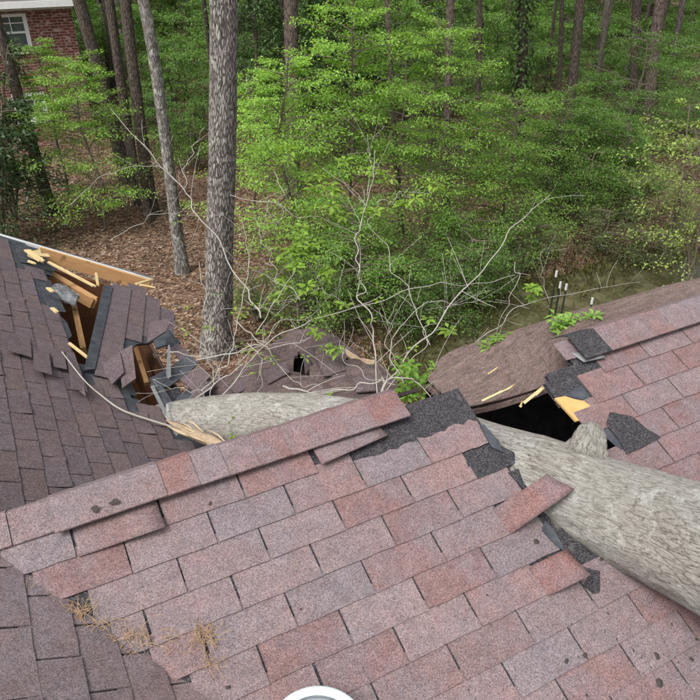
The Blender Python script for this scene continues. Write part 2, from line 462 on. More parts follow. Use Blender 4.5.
def slab(name, top, thick, mat, parent=None, nrm=None):
    """a flat piece with thickness: polygon top (world points, in order) and its copy below"""
    top = np.array(top, float)
    if nrm is None:
        nrm = np.zeros(3)
        for i in range(len(top)):
            nrm += np.cross(top[i] - top[0], top[(i + 1) % len(top)] - top[0])
        nrm /= np.linalg.norm(nrm)
        if nrm @ (EYE - top.mean(0)) < 0: nrm = -nrm
    n = len(top)
    V = list(top) + list(top - np.asarray(nrm) * thick)
    Fc = [tuple(range(n)), tuple(range(2 * n - 1, n - 1, -1))] + [(i, i + n, (i + 1) % n + n, (i + 1) % n) for i in range(n)]
    return link(name, mesh(name, V, Fc, mat), parent)
def beam(name, a, b, w, h, mat, parent=None, up=(0, 0, 1), jag=0.0, seed=1):
    """a sawn board from a to b; jag breaks its far end into splinters"""
    a, b = Vector(a), Vector(b); L = (b - a).length
    x = (b - a) / L; z = (Vector(up) - x * Vector(up).dot(x)).normalized(); y = z.cross(x)
    g = random.Random(seed)
    ny = 6 if jag else 1
    V, Fc = [], []
    for j in range(ny + 1):
        f = j / ny - 0.5
        e = (g.uniform(0, jag) if jag else 0)
        for zz in (-0.5, 0.5):
            V.append((0, f * w, zz * h)); V.append((L - e * g.uniform(0.5, 1.0) if jag else L, f * w, zz * h))
    for j in range(ny):
        o = j * 4; q = o + 4
        Fc += [(o, o + 1, q + 1, q), (o + 2, q + 2, q + 3, o + 3), (o, q, q + 2, o + 2), (o + 1, o + 3, q + 3, q + 1)]
    Fc += [(0, 2, 3, 1), (ny * 4, ny * 4 + 1, ny * 4 + 3, ny * 4 + 2)]
    o = link(name, mesh(name, V, Fc, mat), parent)
    o.matrix_basis = Matrix((( x[0], y[0], z[0], a[0]), (x[1], y[1], z[1], a[1]), (x[2], y[2], z[2], a[2]), (0, 0, 0, 1)))
    return o
def box(name, lo, hi, mat, parent=None):
    (x0, y0, z0), (x1, y1, z1) = lo, hi
    V = [(x0, y0, z0), (x1, y0, z0), (x1, y1, z0), (x0, y1, z0), (x0, y0, z1), (x1, y0, z1), (x1, y1, z1), (x0, y1, z1)]
    Fc = [(3, 2, 1, 0), (4, 5, 6, 7), (0, 1, 5, 4), (1, 2, 6, 5), (2, 3, 7, 6), (3, 0, 4, 7)]
    return link(name, mesh(name, V, Fc, mat), parent)
def patch(name, rows, nx, ny, mat, parent=None, thick=0.03, rough=0.0, seed=0, holes=None, nscale=3.0, bands=0, band_h=0.010):
    """a crumpled sheet through rows of control points (near row first), with real thickness"""
    R_ = [smooth_line(r, nx) for r in rows]
    G = []
    for i in range(nx + 1): G.append(smooth_line([r[i] for r in R_], ny))
    G = np.array(G)                                        # (nx+1, ny+1, 3)
    top = {}
    V, Fc = [], []
    off = Vector((seed * 3.1, seed * 1.3, 0))
    for i in range(nx + 1):
        for j in range(ny + 1):
            p = Vector(G[i, j])
            z = rough * (noise.noise(p * nscale + off) + 0.5 * noise.noise(p * nscale * 3.1 + off))
            if bands:
                f = (j / ny * bands) % 1.0
                z += band_h * f if f > 0.001 else 0
            top[i, j] = len(V); V.append(p + Vector((0, 0, z)))
    nb = len(V)
    V += [v - Vector((0, 0, thick)) for v in V[:nb]]
    cells = set()
    for i in range(nx):
        for j in range(ny):
            c = (V[top[i, j]] + V[top[i + 1, j + 1]]) / 2
            if holes:
                u, v = proj(c)
                if any(inside(h, u, v) for h in holes): continue
            cells.add((i, j))
    for (i, j) in cells:
        a, b, c, d = top[i, j], top[i + 1, j], top[i + 1, j + 1], top[i, j + 1]
        Fc.append((a, b, c, d)); Fc.append((d + nb, c + nb, b + nb, a + nb))
        for (di, dj, e, f) in ((0, -1, a, b), (1, 0, b, c), (0, 1, c, d), (-1, 0, d, a)):
            if (i + di, j + dj) not in cells: Fc.append((e, e + nb, f + nb, f))
    m = mesh(name, V, Fc, mat, False)
    return link(name, m, parent)

def patch_tabs(rows, courses, tab_a, mat, parent, colour, a0=0.0, a1=1.0, b1=1.0, skip=None, seed=1):
    """courses of tabs following a crumpled sheet, butt edges downhill (towards the last row)"""
    g = random.Random(seed)
    R_ = [smooth_line(r, 60) for r in rows]
    G = np.array([smooth_line([r[i] for r in R_], 60) for i in range(61)])
    def S(a, b):
        x, y = min(max(a, 0), 1) * 60, min(max(b, 0), 1) * 60; i, j = min(int(x), 59), min(int(y), 59); fx, fy = x - i, y - j
        return (G[i, j] * (1 - fx) + G[i + 1, j] * fx) * (1 - fy) + (G[i, j + 1] * (1 - fx) + G[i + 1, j + 1] * fx) * fy
    V, Fc = [], []
    for c in range(courses):
        bu, bd = c / courses * b1 - 0.02, (c + 1) / courses * b1
        off = (c % 2) * tab_a / 2
        k = -1
        while True:
            k += 1
            x0, x1 = a0 + (k - 1) * tab_a + off, a0 + k * tab_a + off
            if x0 > a1: break
            x0, x1 = max(x0, a0), min(x1, a1)
            if x1 - x0 < tab_a * 0.15: continue
            if skip and any(inside(h, *proj(S((x0 + x1) / 2, (bu + bd) / 2))) for h in skip): continue
            o = len(V); nn = 4; e = g.uniform(0, 0.010); gap = tab_a * 0.004
            for lay in (0, -0.005):
                for q, (b, l) in enumerate(((bu, 0.010), ((bu + bd) / 2, 0.016), (bd + g.uniform(-.006, .006), 0.024 + e))):
                    for i in range(nn + 1):
                        a = x0 + gap + (x1 - x0 - 2 * gap) * i / nn
                        V.append(S(a, b) + np.array([0, 0, l + 0.022 + lay]))
            W_ = nn + 1; m_ = 3 * W_
            for q in range(2):
                for i in range(nn):
                    p = o + q * W_ + i; Fc += [(p, p + 1, p + 1 + W_, p + W_), (p + m_, p + W_ + m_, p + 1 + W_ + m_, p + 1 + m_)]
                p = o + q * W_; Fc += [(p, p + W_, p + W_ + m_, p + m_), (p + nn, p + nn + m_, p + nn + W_ + m_, p + nn + W_)]
            for i in range(nn):
                p = o + 2 * W_ + i; Fc.append((p, p + 1, p + 1 + m_, p + m_))
    ob = link('shingle_field', mesh('shingle_field', V, Fc, mat), parent); ob.color = (*colour, 1); ob['kind'] = 'stuff'
    return ob

# ================================================================== THE SETTING
POND = [(4.2, 6.6), (5.6, 6.2), (8, 6.1), (11, 5.6), (15, 5.0), (19, 4.2), (21, 5.6), (18, 6.2), (15.5, 7.4), (13.0, 8.2), (11.0, 8.9), (9.2, 8.7), (7.4, 8.9), (5.8, 8.3), (4.6, 7.6)]
def pond_depth(x, y):
    c = np.array(POND); ins = inside(POND, x, y)
    a = c; b = np.roll(c, -1, 0); p = np.array([x, y])
    t = (((p - a) * (b - a)).sum(1) / ((b - a) ** 2).sum(1)).clip(0, 1)
    d = np.sqrt((((a + (b - a) * t[:, None]) - p) ** 2).sum(1)).min()
    return d if ins else -d
def ground_z(x, y):
    z = 0.10 * noise.noise(Vector((x * 0.35, y * 0.35, 0))) + 0.04 * noise.noise(Vector((x * 1.3, y * 1.3, 4)))
    d = pond_depth(x, y)
    z -= 0.5 * min(max((d + 0.25) / 0.9, 0), 1)
    r = math.hypot(x, y)
    z += max(0, r - 24) * 0.012
    return z
def axis_steps(lo, hi, a, b, fine, grow=1.35):
    xs = list(np.arange(a, b + 1e-6, fine)); s = fine
    while xs[-1] < hi: s *= grow; xs.append(min(xs[-1] + s, hi))
    s = fine
    while xs[0] > lo: s *= grow; xs.insert(0, max(xs[0] - s, lo))
    return xs
gx, gy = axis_steps(-300, 300, -3, 22, 0.35), axis_steps(-300, 300, 3, 22, 0.35)
gv = [(x, y, ground_z(x, y)) for y in gy for x in gx]
nx_ = len(gx)
gf = [(j * nx_ + i, j * nx_ + i + 1, (j + 1) * nx_ + i + 1, (j + 1) * nx_ + i) for j in range(len(gy) - 1) for i in range(nx_ - 1)]
tag(link('ground', mesh('ground', gv, gf, M['ground'], True)), kind='structure')
big = [(x * 1.0, y * 1.0) for x, y in POND]
cx, cy = np.mean(big, 0)
wv = [((x - cx) * 1.06 + cx, (y - cy) * 1.12 + cy, -0.10) for x, y in big]
tag(link('pond_water', mesh('pond_water', wv, [tuple(range(len(wv)))], M['water'])), kind='structure')

# dry leaves over the forest floor
def leaf_litter():
    n = 170000
    x = rng.uniform(-2, 20, n); y = rng.uniform(4, 26, n)
    P = np.c_[x, y, np.zeros(n)]
    q = P - EYE; d = q @ FWD
    u = 350 + F_PX * (q @ RIGHT) / d; v = 350 - F_PX * (q @ UP) / d
    k = (d > 0) & (u > -60) & (u < 760) & (v < 420)
    P = P[k]
    Z = np.array(gv)[:, 2].reshape(len(gy), len(gx))
    i = np.clip(np.searchsorted(gx, P[:, 0]) - 1, 0, len(gx) - 2); j = np.clip(np.searchsorted(gy, P[:, 1]) - 1, 0, len(gy) - 2)
    X, Y = np.array(gx), np.array(gy)
    a = (P[:, 0] - X[i]) / (X[i + 1] - X[i]); b = (P[:, 1] - Y[j]) / (Y[j + 1] - Y[j])
    P[:, 2] = (Z[j, i] * (1 - a) + Z[j, i + 1] * a) * (1 - b) + (Z[j + 1, i] * (1 - a) + Z[j + 1, i + 1] * a) * b
    P = P[P[:, 2] > -0.13]
    P[:, 2] = np.maximum(P[:, 2], -0.09) + rng.uniform(0.005, 0.03, len(P))
    n = len(P)
    D = rand_dirs(n); D[:, 2] *= 0.25
    Nn = rand_dirs(n) * 0.45 + np.array([0, 0, 1])
    cols = np.array([(0.24, 0.14, 0.085), (0.17, 0.095, 0.06), (0.33, 0.23, 0.16), (0.12, 0.07, 0.048), (0.36, 0.30, 0.24)])
    t = cols[rng.choice(5, n, p=[0.3, 0.25, 0.2, 0.17, 0.08])] * rng.uniform(0.7, 1.25, (n, 1))
    return link('leaf_litter', leaves_mesh('leaf_litter', P, D, Nn, rng.uniform(0.03, 0.075, n), t, M['dry_leaf'], 0.55))
tag(leaf_litter(), 'brown dry leaves covering the forest floor', 'leaf litter', kind='stuff')

def bank_grass():
    a = np.array(POND); P = []
    for k in range(len(a)):
        p, q = a[k], a[(k + 1) % len(a)]; m = int(np.linalg.norm(q - p) * 260)
        t = rng.uniform(0, 1, (m, 1)); P.append(p + (q - p) * t + rng.normal(0, 0.42, (m, 2)))
    P = np.vstack(P); P = np.c_[P, [ground_z(x, y) for x, y in P]]
    P[:, 2] = np.maximum(P[:, 2], -0.11); n = len(P)
    D = rng.normal(0, 0.45, (n, 3)); D[:, 2] = 1
    return link('bank_grass', leaves_mesh('bank_grass', P, D, rand_dirs(n), rng.uniform(0.06, 0.24, n), tints(n, (0.105, 0.115, 0.04), 0.35, 0.5), M['leaf'], 0.10))
tag(bank_grass(), 'thin olive grass along the pond bank', 'grass', kind='stuff')

# ================================================================== THE DAMAGED HOUSE
house = thing('damaged_house', 'house with smashed shingle roof pierced by a fallen trunk', 'house', (0, 0, 0))
SL = math.radians(23.19); HP = 2.444
CS, SS = math.cos(SL), math.sin(SL)
NF = np.array([0, -SS, CS])
def fp(u, v, lift=0.0):                        # point on the near roof slope: u along the ridge, v up the slope
    return np.array([u, v * CS + HP * SS, H + v * SS - HP * CS]) + NF * lift
P0F = fp(0, 0)
def front_uv(px, py):
    P = on_plane(px, py, P0F, NF); return P[0], (P[1] - HP * SS) / CS
def front_pt(px, py, lift=0.0): return on_plane(px, py, P0F + NF * lift, NF)
RIDGE_V = 1.245
RIDGE_Y, RIDGE_Z = fp(0, RIDGE_V)[1], fp(0, RIDGE_V)[2]
ML, ZL = 0.558, 3.618                          # main roof beside the valley
MU, ZU = 0.600, 3.10                           # main roof beyond the ridge, pressed down by the tree
def valley_u(v): return (ZL - fp(0, v)[2]) / ML
NU = np.array([MU, 0, 1]) / math.hypot(MU, 1)
NL = np.array([ML, 0, 1]) / math.hypot(ML, 1)
def up_px(px, py, lift=0.0): return on_plane(px, py, np.array([0, 0, ZU]) + NU * lift, NU)

# --- the fallen log's axis, needed for what it crushed
LOG = [(870, 618, 2.18, .262), (770, 575, 2.38, .245), (690, 541, 2.60, .226), (620, 513, 2.80, .203), (540, 480, 3.02, .186), (460, 452, 3.38, .178), (400, 437, 3.75, .175), (300, 421, 4.25, .173), (215, 421, 4.70, .172), (165, 426, 4.95, .168)]
_lp = [at_d(u, v, d) for u, v, d, r in LOG]
_dir = (_lp[0] - _lp[2]) / np.linalg.norm(_lp[0] - _lp[2]) * np.array([1, 1, 0.35])
_lp.insert(0, _lp[0] + _dir * 1.8)
log_axis = smooth_line(_lp, 190)
log_rad = smooth_line([(r, 0, 0) for r in [0.30] + [q[3] for q in LOG]], 190)[:, 0]
def log_dist(P):
    d = np.linalg.norm(log_axis - np.asarray(P), axis=1); i = d.argmin(); return d[i] - log_rad[i]

HOLE_PX = [(468, 380), (463, 393), (476, 414), (494, 446), (520, 480), (560, 528), (600, 560), (650, 585), (655, 480), (630, 462), (606, 432), (598, 420), (577, 417), (558, 400), (545, 380), (556, 352), (568, 335), (520, 330)]
HOLE_UV = [front_uv(*q) for q in HOLE_PX]
def front_gone(u, v):
    if inside(HOLE_UV, u, v): return True
    if 1.27 < u < 1.72 and v > 1.165: return True
    if 1.62 < u < 2.24 and v > 1.10: return True
    return False

# deck of the near slope, cut open around the log
V, Fc, idx = [], [], {}
du = 0.035
U0, U1, V0, V1 = -1.6, 5.2, -1.3, RIDGE_V
nu, nv = int((U1 - U0) / du), int(round((V1 - V0) / du))
def vid(i, j):
    if (i, j) not in idx:
        idx[i, j] = len(V); V.append(fp(U0 + i * du, V0 + j * (V1 - V0) / nv))
    return idx[i, j]
for i in range(nu):
    for j in range(nv):
        u, v = U0 + (i + .5) * du, V0 + (j + .5) * (V1 - V0) / nv
        if u < valley_u(v) - 0.05 or front_gone(u, v): continue
        Fc.append((vid(i, j), vid(i + 1, j), vid(i + 1, j + 1), vid(i, j + 1)))
nbk = len(V); V += [v - NF * 0.02 for v in V]
Fc += [tuple(k + nbk for k in reversed(f)) for f in Fc]
near_roof = link('roof_slope', mesh('roof_slope', V, Fc, M['underlay']), house)
near_roof['label'] = 'near roof slope of faded red and grey shingles'

# --- shingle tabs
def tab_mesh(w, l, variant, thick=0.0045, curl=0.0):
    """one tab: x across, y up the slope from the butt edge, sits on the deck and wedges under the next course"""
    g = random.Random(variant)
    nx = 4 if variant < 20 else 9
    V, Fc = [], []
    for j, (y, z) in enumerate(((0, 0.0095), (l * 0.45, 0.0072), (l, 0.0022))):
        for i in range(nx + 1):
            x = (i / nx - 0.5) * w
            e = g.uniform(-0.0022, 0.0022) if j == 0 else 0
            if variant >= 20 and j == 2: e = g.uniform(-0.014, 0.012)
            zz = z + (g.uniform(-0.0005, 0.0012) + curl * (abs(i / nx - 0.5) * 2) ** 2 if j == 0 else 0)
            xx = x + (g.uniform(-0.0012, 0.0012) if i in (0, nx) else 0)
            V.append((xx, y + e, zz))
    n = len(V)
    V += [(x, y, z - thick) for x, y, z in V]
    for j in range(2):
        for i in range(nx):
            a = j * (nx + 1) + i; b = a + nx + 1
            Fc += [(a, a + 1, b + 1, b), (a + n, b + n, b + 1 + n, a + 1 + n)]
        a = j * (nx + 1); b = a + nx + 1
        Fc += [(a, b, b + n, a + n), (a + nx, a + nx + n, b + nx + n, b + nx)]
    for i in range(nx): Fc += [(i, i + n, i + 1 + n, i + 1)]
    return V, Fc
TAB_CACHE = {}
def tab_data(w, l, variant, mat, curl=0.0):
    k = (round(w, 3), round(l, 3), variant, mat.name, curl)
    if k not in TAB_CACHE:
        v, f = tab_mesh(w, l, variant, curl=curl); TAB_CACHE[k] = mesh('shingle', v, f, mat)
    return TAB_CACHE[k]
RED, PINK, GREY, BROWN = (0.245, 0.160, 0.155), (0.258, 0.198, 0.199), (0.236, 0.198, 0.207), (0.250, 0.178, 0.175)
def pick_colour(u, v):
    n1 = noise.noise(Vector((u * 2.3 + 7, v * 4.0, 2))) + rnd.uniform(-0.45, 0.45)
    red_side = min(max((u - 0.7) / 1.5, 0), 1) * 0.35
    x = n1 + red_side
    if x > 0.42: c = RED
    elif x > 0.05: c = BROWN
    elif x > -0.32: c = PINK
    else: c = GREY
    k = rnd.uniform(0.92, 1.08)
    return (c[0] * k, c[1] * k, c[2] * k, 1)
def frame_mat(o, x, y, z):
    return Matrix(((x[0], y[0], z[0], o[0]), (x[1], y[1], z[1], o[1]), (x[2], y[2], z[2], o[2]), (0, 0, 0, 1)))
class Field:
    """shingles outside the picture, joined"""
    def __init__(s): s.V, s.F = [], []
    def add(s, w, l, variant, mw):
        v, f = tab_mesh(w, l, variant); o = len(s.V)
        s.V += [tuple(mw @ Vector(p)) for p in v]; s.F += [tuple(k + o for k in q) for q in f]
    def build(s, mat, parent, c):
        o = link('shingle_field', mesh('shingle_field', s.V, s.F, mat), parent); o.color = c; tag(o, kind='stuff'); return o

EXP = 0.127
XA = np.array([1, 0, 0]); YA = np.array([0, CS, SS])
field = Field()
LIFT = {(4, 9): None}
count_tabs = [0, 0, 0]
for r in range(-12, 10):
    vb = EXP * (r - 0.067)
    for k in range(-12, 36):
        if (k - r) % 2: continue
        u0, u1 = 0.1525 * (k - 0.432), 0.1525 * (k + 2 - 0.432)
        lim = valley_u(vb) - 0.05
        if u1 < lim + 0.05: continue
        if u0 < lim: u0 = lim - rnd.uniform(0, 0.02)
        if u1 > U1 + 0.05: continue
        if r < -9: continue
        length = 0.165 if r < 9 else 0.112
        u, v = (u0 + u1) / 2, vb + 0.06
        # tabs torn off along the broken ridge and beside the log
        if r == 9 and 1.02 < u < 2.35: continue
        if r == 8 and 0.95 < u < 2.3: continue
        if r == 7 and 1.62 < u < 2.25: continue
        if r == 6 and 1.46 < u < 2.1: continue
        if (r, k) in ((4, 10), (2, 10), (8, 0)): continue          # these stand up, built below
        torn_top = r == 7 and 0.9 < u < 1.7
        if torn_top: length = 0.126
        if front_gone(u, v) : continue
        px, py = proj(fp(u, v))
        if log_dist(fp(u, v)) < 0.0: continue
        g = 0.007 + rnd.uniform(-0.002, 0.003)
        w = u1 - u0 - g
        yaw = rnd.uniform(-0.006, 0.006)
        x = XA * math.cos(yaw) + YA * math.sin(yaw); y = -XA * math.sin(yaw) + YA * math.cos(yaw)
        o = fp(u, vb + rnd.uniform(-0.002, 0.002), rnd.uniform(0, 0.0008))
        mw = frame_mat(o, x, y, NF)
        var = rnd.randrange(6)
        if -25 < px < 725 and -25 < py < 725:
            s = link('shingle', tab_data(w if w < 0.285 else 0.298, length, var + (20 if torn_top else 0), M['shingle']), near_roof)
            s.matrix_basis = mw; s.color = pick_colour(u, v); count_tabs[0] += 1
        else: field.add(w, length, var, mw)
field.build(M['shingle'], near_roof, (0.24, 0.16, 0.15, 1))

# loose tabs bent up beside the log (near slope)
def free_tab(corner_px, lifts, colour, parent=near_roof, mat=None, thick=0.005, name='shingle', n=5):
    """tab through four picked corners of the near slope, each lifted off it; order: butt-left, butt-right, top-right, top-left"""
    c = [front_pt(*q, l) for q, l in zip(corner_px, lifts)]
    V, Fc = [], []
    for j in range(n + 1):
        for i in range(n + 1):
            a, b = i / n, j / n
            p = (c[0] * (1 - a) + c[1] * a) * (1 - b) + (c[3] * (1 - a) + c[2] * a) * b
            bend = -0.018 * math.sin(b * math.pi) * abs(lifts[0] + lifts[1] - lifts[2] - lifts[3]) * 3
            V.append(p + NF * bend)
    m = len(V); V += [v - NF * thick for v in V]; W = n + 1
    for j in range(n):
        for i in range(n):
            a = j * W + i; b = a + W
            Fc += [(a, a + 1, b + 1, b), (a + m, b + m, b + 1 + m, a + 1 + m)]
    for i in range(n):
        Fc += [(i, i + m, i + 1 + m, i + 1), (n * W + i, n * W + i + 1, n * W + i + 1 + m, n * W + i + m)]
        a, b = i * W, (i + 1) * W
        Fc += [(a, b, b + m, a + m), (a + n, a + n + m, b + n + m, b + n)]
    s = link(name, mesh(name, V, Fc, mat or M['shingle'], True), parent)
    s.color = (*colour, 1); return s
def raise_tab(r, k, lifts, colour, u0=None, u1=None, top=1.0):
    vb = EXP * (r - 0.067); a = 0.1525 * (k - 0.432) + 0.004 if u0 is None else u0; b = 0.1525 * (k + 2 - 0.432) - 0.004 if u1 is None else u1
    q = [(a, vb), (b, vb), (b, vb + EXP * top), (a, vb + EXP * top)]
    free_tab([proj(fp(*c)) for c in q], lifts, colour)
raise_tab(8, 0, [0.012, 0.05, 0.012, 0.008], BROWN)
free_tab([(511, 534), (575, 489), (547, 474), (493, 509)], [0.012, 0.17, 0.14, 0.008], (0.235, 0.138, 0.13))
free_tab([(549, 596), (591, 575), (566, 549), (529, 567)], [0.012, 0.09, 0.05, 0.010], (0.24, 0.13, 0.12))
free_tab([(322, 464), (388, 435), (377, 424), (312, 447)], [0.04, 0.035, 0.02, 0.02], BROWN)
# bare felt and scraps where tabs are gone
def front_scrap(name, pts, lift, thick, mat):
    o = slab(name, [front_pt(*q, lift) for q in pts], thick, mat, near_roof, NF); o.color = (*BROWN, 1); return o
front_scrap('felt_scrap', [(480, 425), (484, 424), (499, 441), (503, 452), (492, 447)], 0.02, 0.006, M['felt'])
front_scrap('felt_scrap', [(466, 461), (477, 456), (497, 444), (514, 452), (517, 462), (500, 470), (478, 479), (470, 472)], 0.008, 0.004, M['underlay'])
front_scrap('felt_scrap', [(508, 472), (520, 468), (540, 480), (525, 490)], 0.013, 0.004, M['underlay'])
front_scrap('felt_scrap', [(545, 520), (556, 533), (566, 552), (556, 546), (542, 530)], 0.012, 0.004, M['felt'])
front_scrap('felt_scrap', [(580, 566), (600, 571), (600, 592), (594, 594), (583, 585), (588, 578)], 0.012, 0.004, M['underlay'])
front_scrap('plywood_scrap', [(555, 398), (565, 396), (574, 399), (584, 401), (592, 407), (599, 412), (588, 419), (576, 421), (566, 410)], 0.005, 0.012, M['plywood'])
front_scrap('felt_scrap', [(563, 395), (582, 385), (586, 392), (598, 408), (592, 406), (582, 399)], 0.001, 0.004, M['felt'])
front_scrap('felt_scrap', [(596, 413), (608, 410), (622, 424), (640, 452), (632, 458), (616, 446), (600, 432)], 0.004, 0.004, M['felt'])
front_scrap('felt_scrap', [(610, 412), (632, 416), (646, 428), (661, 437), (643, 447), (627, 454), (618, 438), (606, 424)], 0.012, 0.005, M['underlay'])

# --- ridge caps: folded over the ridge, the broken run sprung up off the roof
def cap(u0, u1, lift0, lift1, colour, front_w=0.135, tilt=0.0, mat=None, back_w=0.10):
    V, Fc = [], []
    nseg = 3
    prof = [(-front_w, tilt, 0), (-front_w * 0.5, tilt * 0.55, 0), (0, 0.004, 0), (back_w * 0.5, 0, 1), (back_w, 0, 1)]
    for i in range(nseg + 1):
        a = i / nseg; u = u0 + (u1 - u0) * a; l = lift0 + (lift1 - lift0) * a
        for (d, t, back) in prof:
            if not back: p = fp(u, RIDGE_V + d, l + t + 0.010)
            else: p = np.array([u, RIDGE_Y + d * 0.76, RIDGE_Z - d * 0.66]) + np.array([0, 0.5, 0.86]) * (l + 0.010)
            V.append(p)
    n = len(V); W = len(prof)
    V += [p - np.array([0, 0, 0.0055]) for p in V]
    for i in range(nseg):
        for j in range(W - 1):
            a = i * W + j; b = a + W
            Fc += [(a, b, b + 1, a + 1), (a + n, a + 1 + n, b + 1 + n, b + n)]
        a = i * W; b = a + W
        Fc += [(a, a + n, b + n, b), (a + W - 1, b + W - 1, b + W - 1 + n, a + W - 1 + n)]
    for j in range(W - 1):
        Fc += [(j, j + 1, j + 1 + n, j + n)]
        a = nseg * W + j; Fc += [(a, a + n, a + 1 + n, a + 1)]
    o = link('ridge_cap', mesh('ridge_cap', V, Fc, mat or M['shingle']), house)
    o.color = (*colour, 1); return o
edges = [-0.98, -0.84, -0.70, -0.55, -0.40, -0.25, -0.09]
for i in range(len(edges) - 1):
    cap(edges[i], edges[i + 1] - 0.003, 0.004, 0.008, (PINK, GREY, PINK, BROWN, PINK, PINK)[i], 0.125)
edges = [-0.115, 0.262, 0.385, 0.50, 0.625, 0.755, 0.885, 1.01, 1.14, 1.30]
cc = [(0.25, 0.186, 0.184), (0.25, 0.152, 0.142), PINK, BROWN, (0.245, 0.148, 0.138), BROWN, (0.245, 0.15, 0.14), BROWN, (0.24, 0.14, 0.132)]
for i in range(len(edges) - 1):
    h0, h1 = 0.014 + 0.002 * math.sin(i), 0.015 + 0.003 * math.sin(i + 1)
    cap(edges[i], edges[i + 1] + 0.012, h0 - 0.002, h1 + 0.002, cc[i], 0.145, 0.022)
edges = [2.30, 2.47, 2.62, 2.77, 2.92, 3.07, 3.22, 3.37, 3.52, 3.67, 3.82, 3.97, 4.12]
for i in range(len(edges) - 1):
    cap(edges[i], edges[i + 1] + 0.006, 0.022 - 0.001 * i, 0.019 - 0.001 * i, ((0.04, 0.038, 0.042), BROWN, BROWN, (0.25, 0.166, 0.158), PINK, PINK)[min(i, 5)] if i < 6 else PINK, 0.15, 0.014, M['underlay'] if i == 0 else None)
free_tab([(584, 362), (607, 357), (600, 353), (570, 352)], [0.02, 0.035, 0.03, 0.012], (0.30, 0.30, 0.31), house, M['metal'], name='curled_flashing')
# nail-pulled spots on the long cap
for (px, py, a) in ((97, 515, 0.4), (115, 509, -0.5)):
    P = front_uv(px, py)
    pts = []
    for k in range(9):
        th = 6.283 * k / 9; rr = rnd.uniform(0.006, 0.016)
        pts.append(fp(P[0] + rr * math.cos(th) * 1.3, P[1] + rr * math.sin(th), 0.058))
    slab('tar_spot', pts, 0.002, M['scrap'], house, NF)

# --- back side of the ridge: pressed down steeply to the main roof
def back_z(y): return RIDGE_Z - 0.02 - 0.88 * (y - RIDGE_Y)
bfield = Field()
rows = []
xs = np.linspace(-2.2, 1.45, 15)
near_r = [(x, RIDGE_Y + 0.005, max(RIDGE_Z - 0.012, ZL - ML * x - 0.01) if x < -0.416 else RIDGE_Z - 0.012) for x in xs]
far_r = []
for x in xs:
    z = ZU - MU * x
    far_r.append((x, near_r[0][1] + (max(RIDGE_Z, ZL - ML * x if x < -0.416 else 0) - z) / 0.88 + 0.02, z - 0.02))
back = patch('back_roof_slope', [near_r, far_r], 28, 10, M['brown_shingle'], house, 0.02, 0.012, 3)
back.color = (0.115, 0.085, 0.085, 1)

# --- main roof beside the valley (lower left) and beyond the ridge (upper left)
def left_deck(m, z0, keep, x0, x1, y0, y1, step, name, mat, label, thick=0.02):
    V, Fc, idx = [], [], {}
    nrm = np.array([m, 0, 1]) / math.hypot(m, 1)
    def vid(i, j):
        if (i, j) not in idx:
            x, y = x0 + i * step, y0 + j * step
            idx[i, j] = len(V); V.append(np.array([x, y, z0 - m * x]))
        return idx[i, j]
    for i in range(int(round((x1 - x0) / step))):
        for j in range(int(round((y1 - y0) / step))):
            x, y = x0 + (i + .5) * step, y0 + (j + .5) * step
            if keep(x, y): Fc.append((vid(i, j), vid(i + 1, j), vid(i + 1, j + 1), vid(i, j + 1)))
    n = len(V); V += [v - nrm * thick for v in V]
    Fc += [tuple(k + n for k in reversed(f)) for f in Fc]
    o = link(name, mesh(name, V, Fc, mat), house); o['label'] = label
    return o
lower_left = left_deck(ML, ZL, lambda x, y: x < (ZL - (RIDGE_Z + math.tan(SL) * (y - RIDGE_Y))) / ML + 0.06, -2.6, 1.6, -1.0, RIDGE_Y + 0.02, 0.06, 'roof_slope', M['underlay'], 'small corner of the main roof beyond the needle-strewn valley')
KEEP_PX = [(-900, -60), (0, 236), (40, 249), (50, 262), (49, 290), (58, 312), (66, 338), (72, 352), (86, 372), (112, 372), (131, 378), (134, 398), (152, 409), (185, 424), (222, 452), (215, 500), (-200, 900), (-900, 900)]
RAKE_Y = 6.76
def keep_up(x, y):
    u, v = proj((x, y, ZU - MU * x)); return inside(KEEP_PX, u, v) and y < RAKE_Y
upper_left = left_deck(MU, ZU, keep_up, -2.6, 1.6, RIDGE_Y + 0.35, RAKE_Y, 0.045, 'roof_slope', M['felt'], 'dark brown main roof slope torn open at its far edge')
box_far = slab('roof_slope', [(-2.6, -1.0, ZL + ML * 2.6), (-2.6, RAKE_Y, ZU + MU * 2.6), (-5.6, RAKE_Y, ZU + MU * 2.6 - 1.8), (-5.6, -1.0, ZL + ML * 2.6 - 1.8)], 0.03, M['brown_shingle'], house, (0, 0, 1))
box_far['label'] = 'far side of the main roof'
box_far.color = (0.115, 0.085, 0.085, 1)

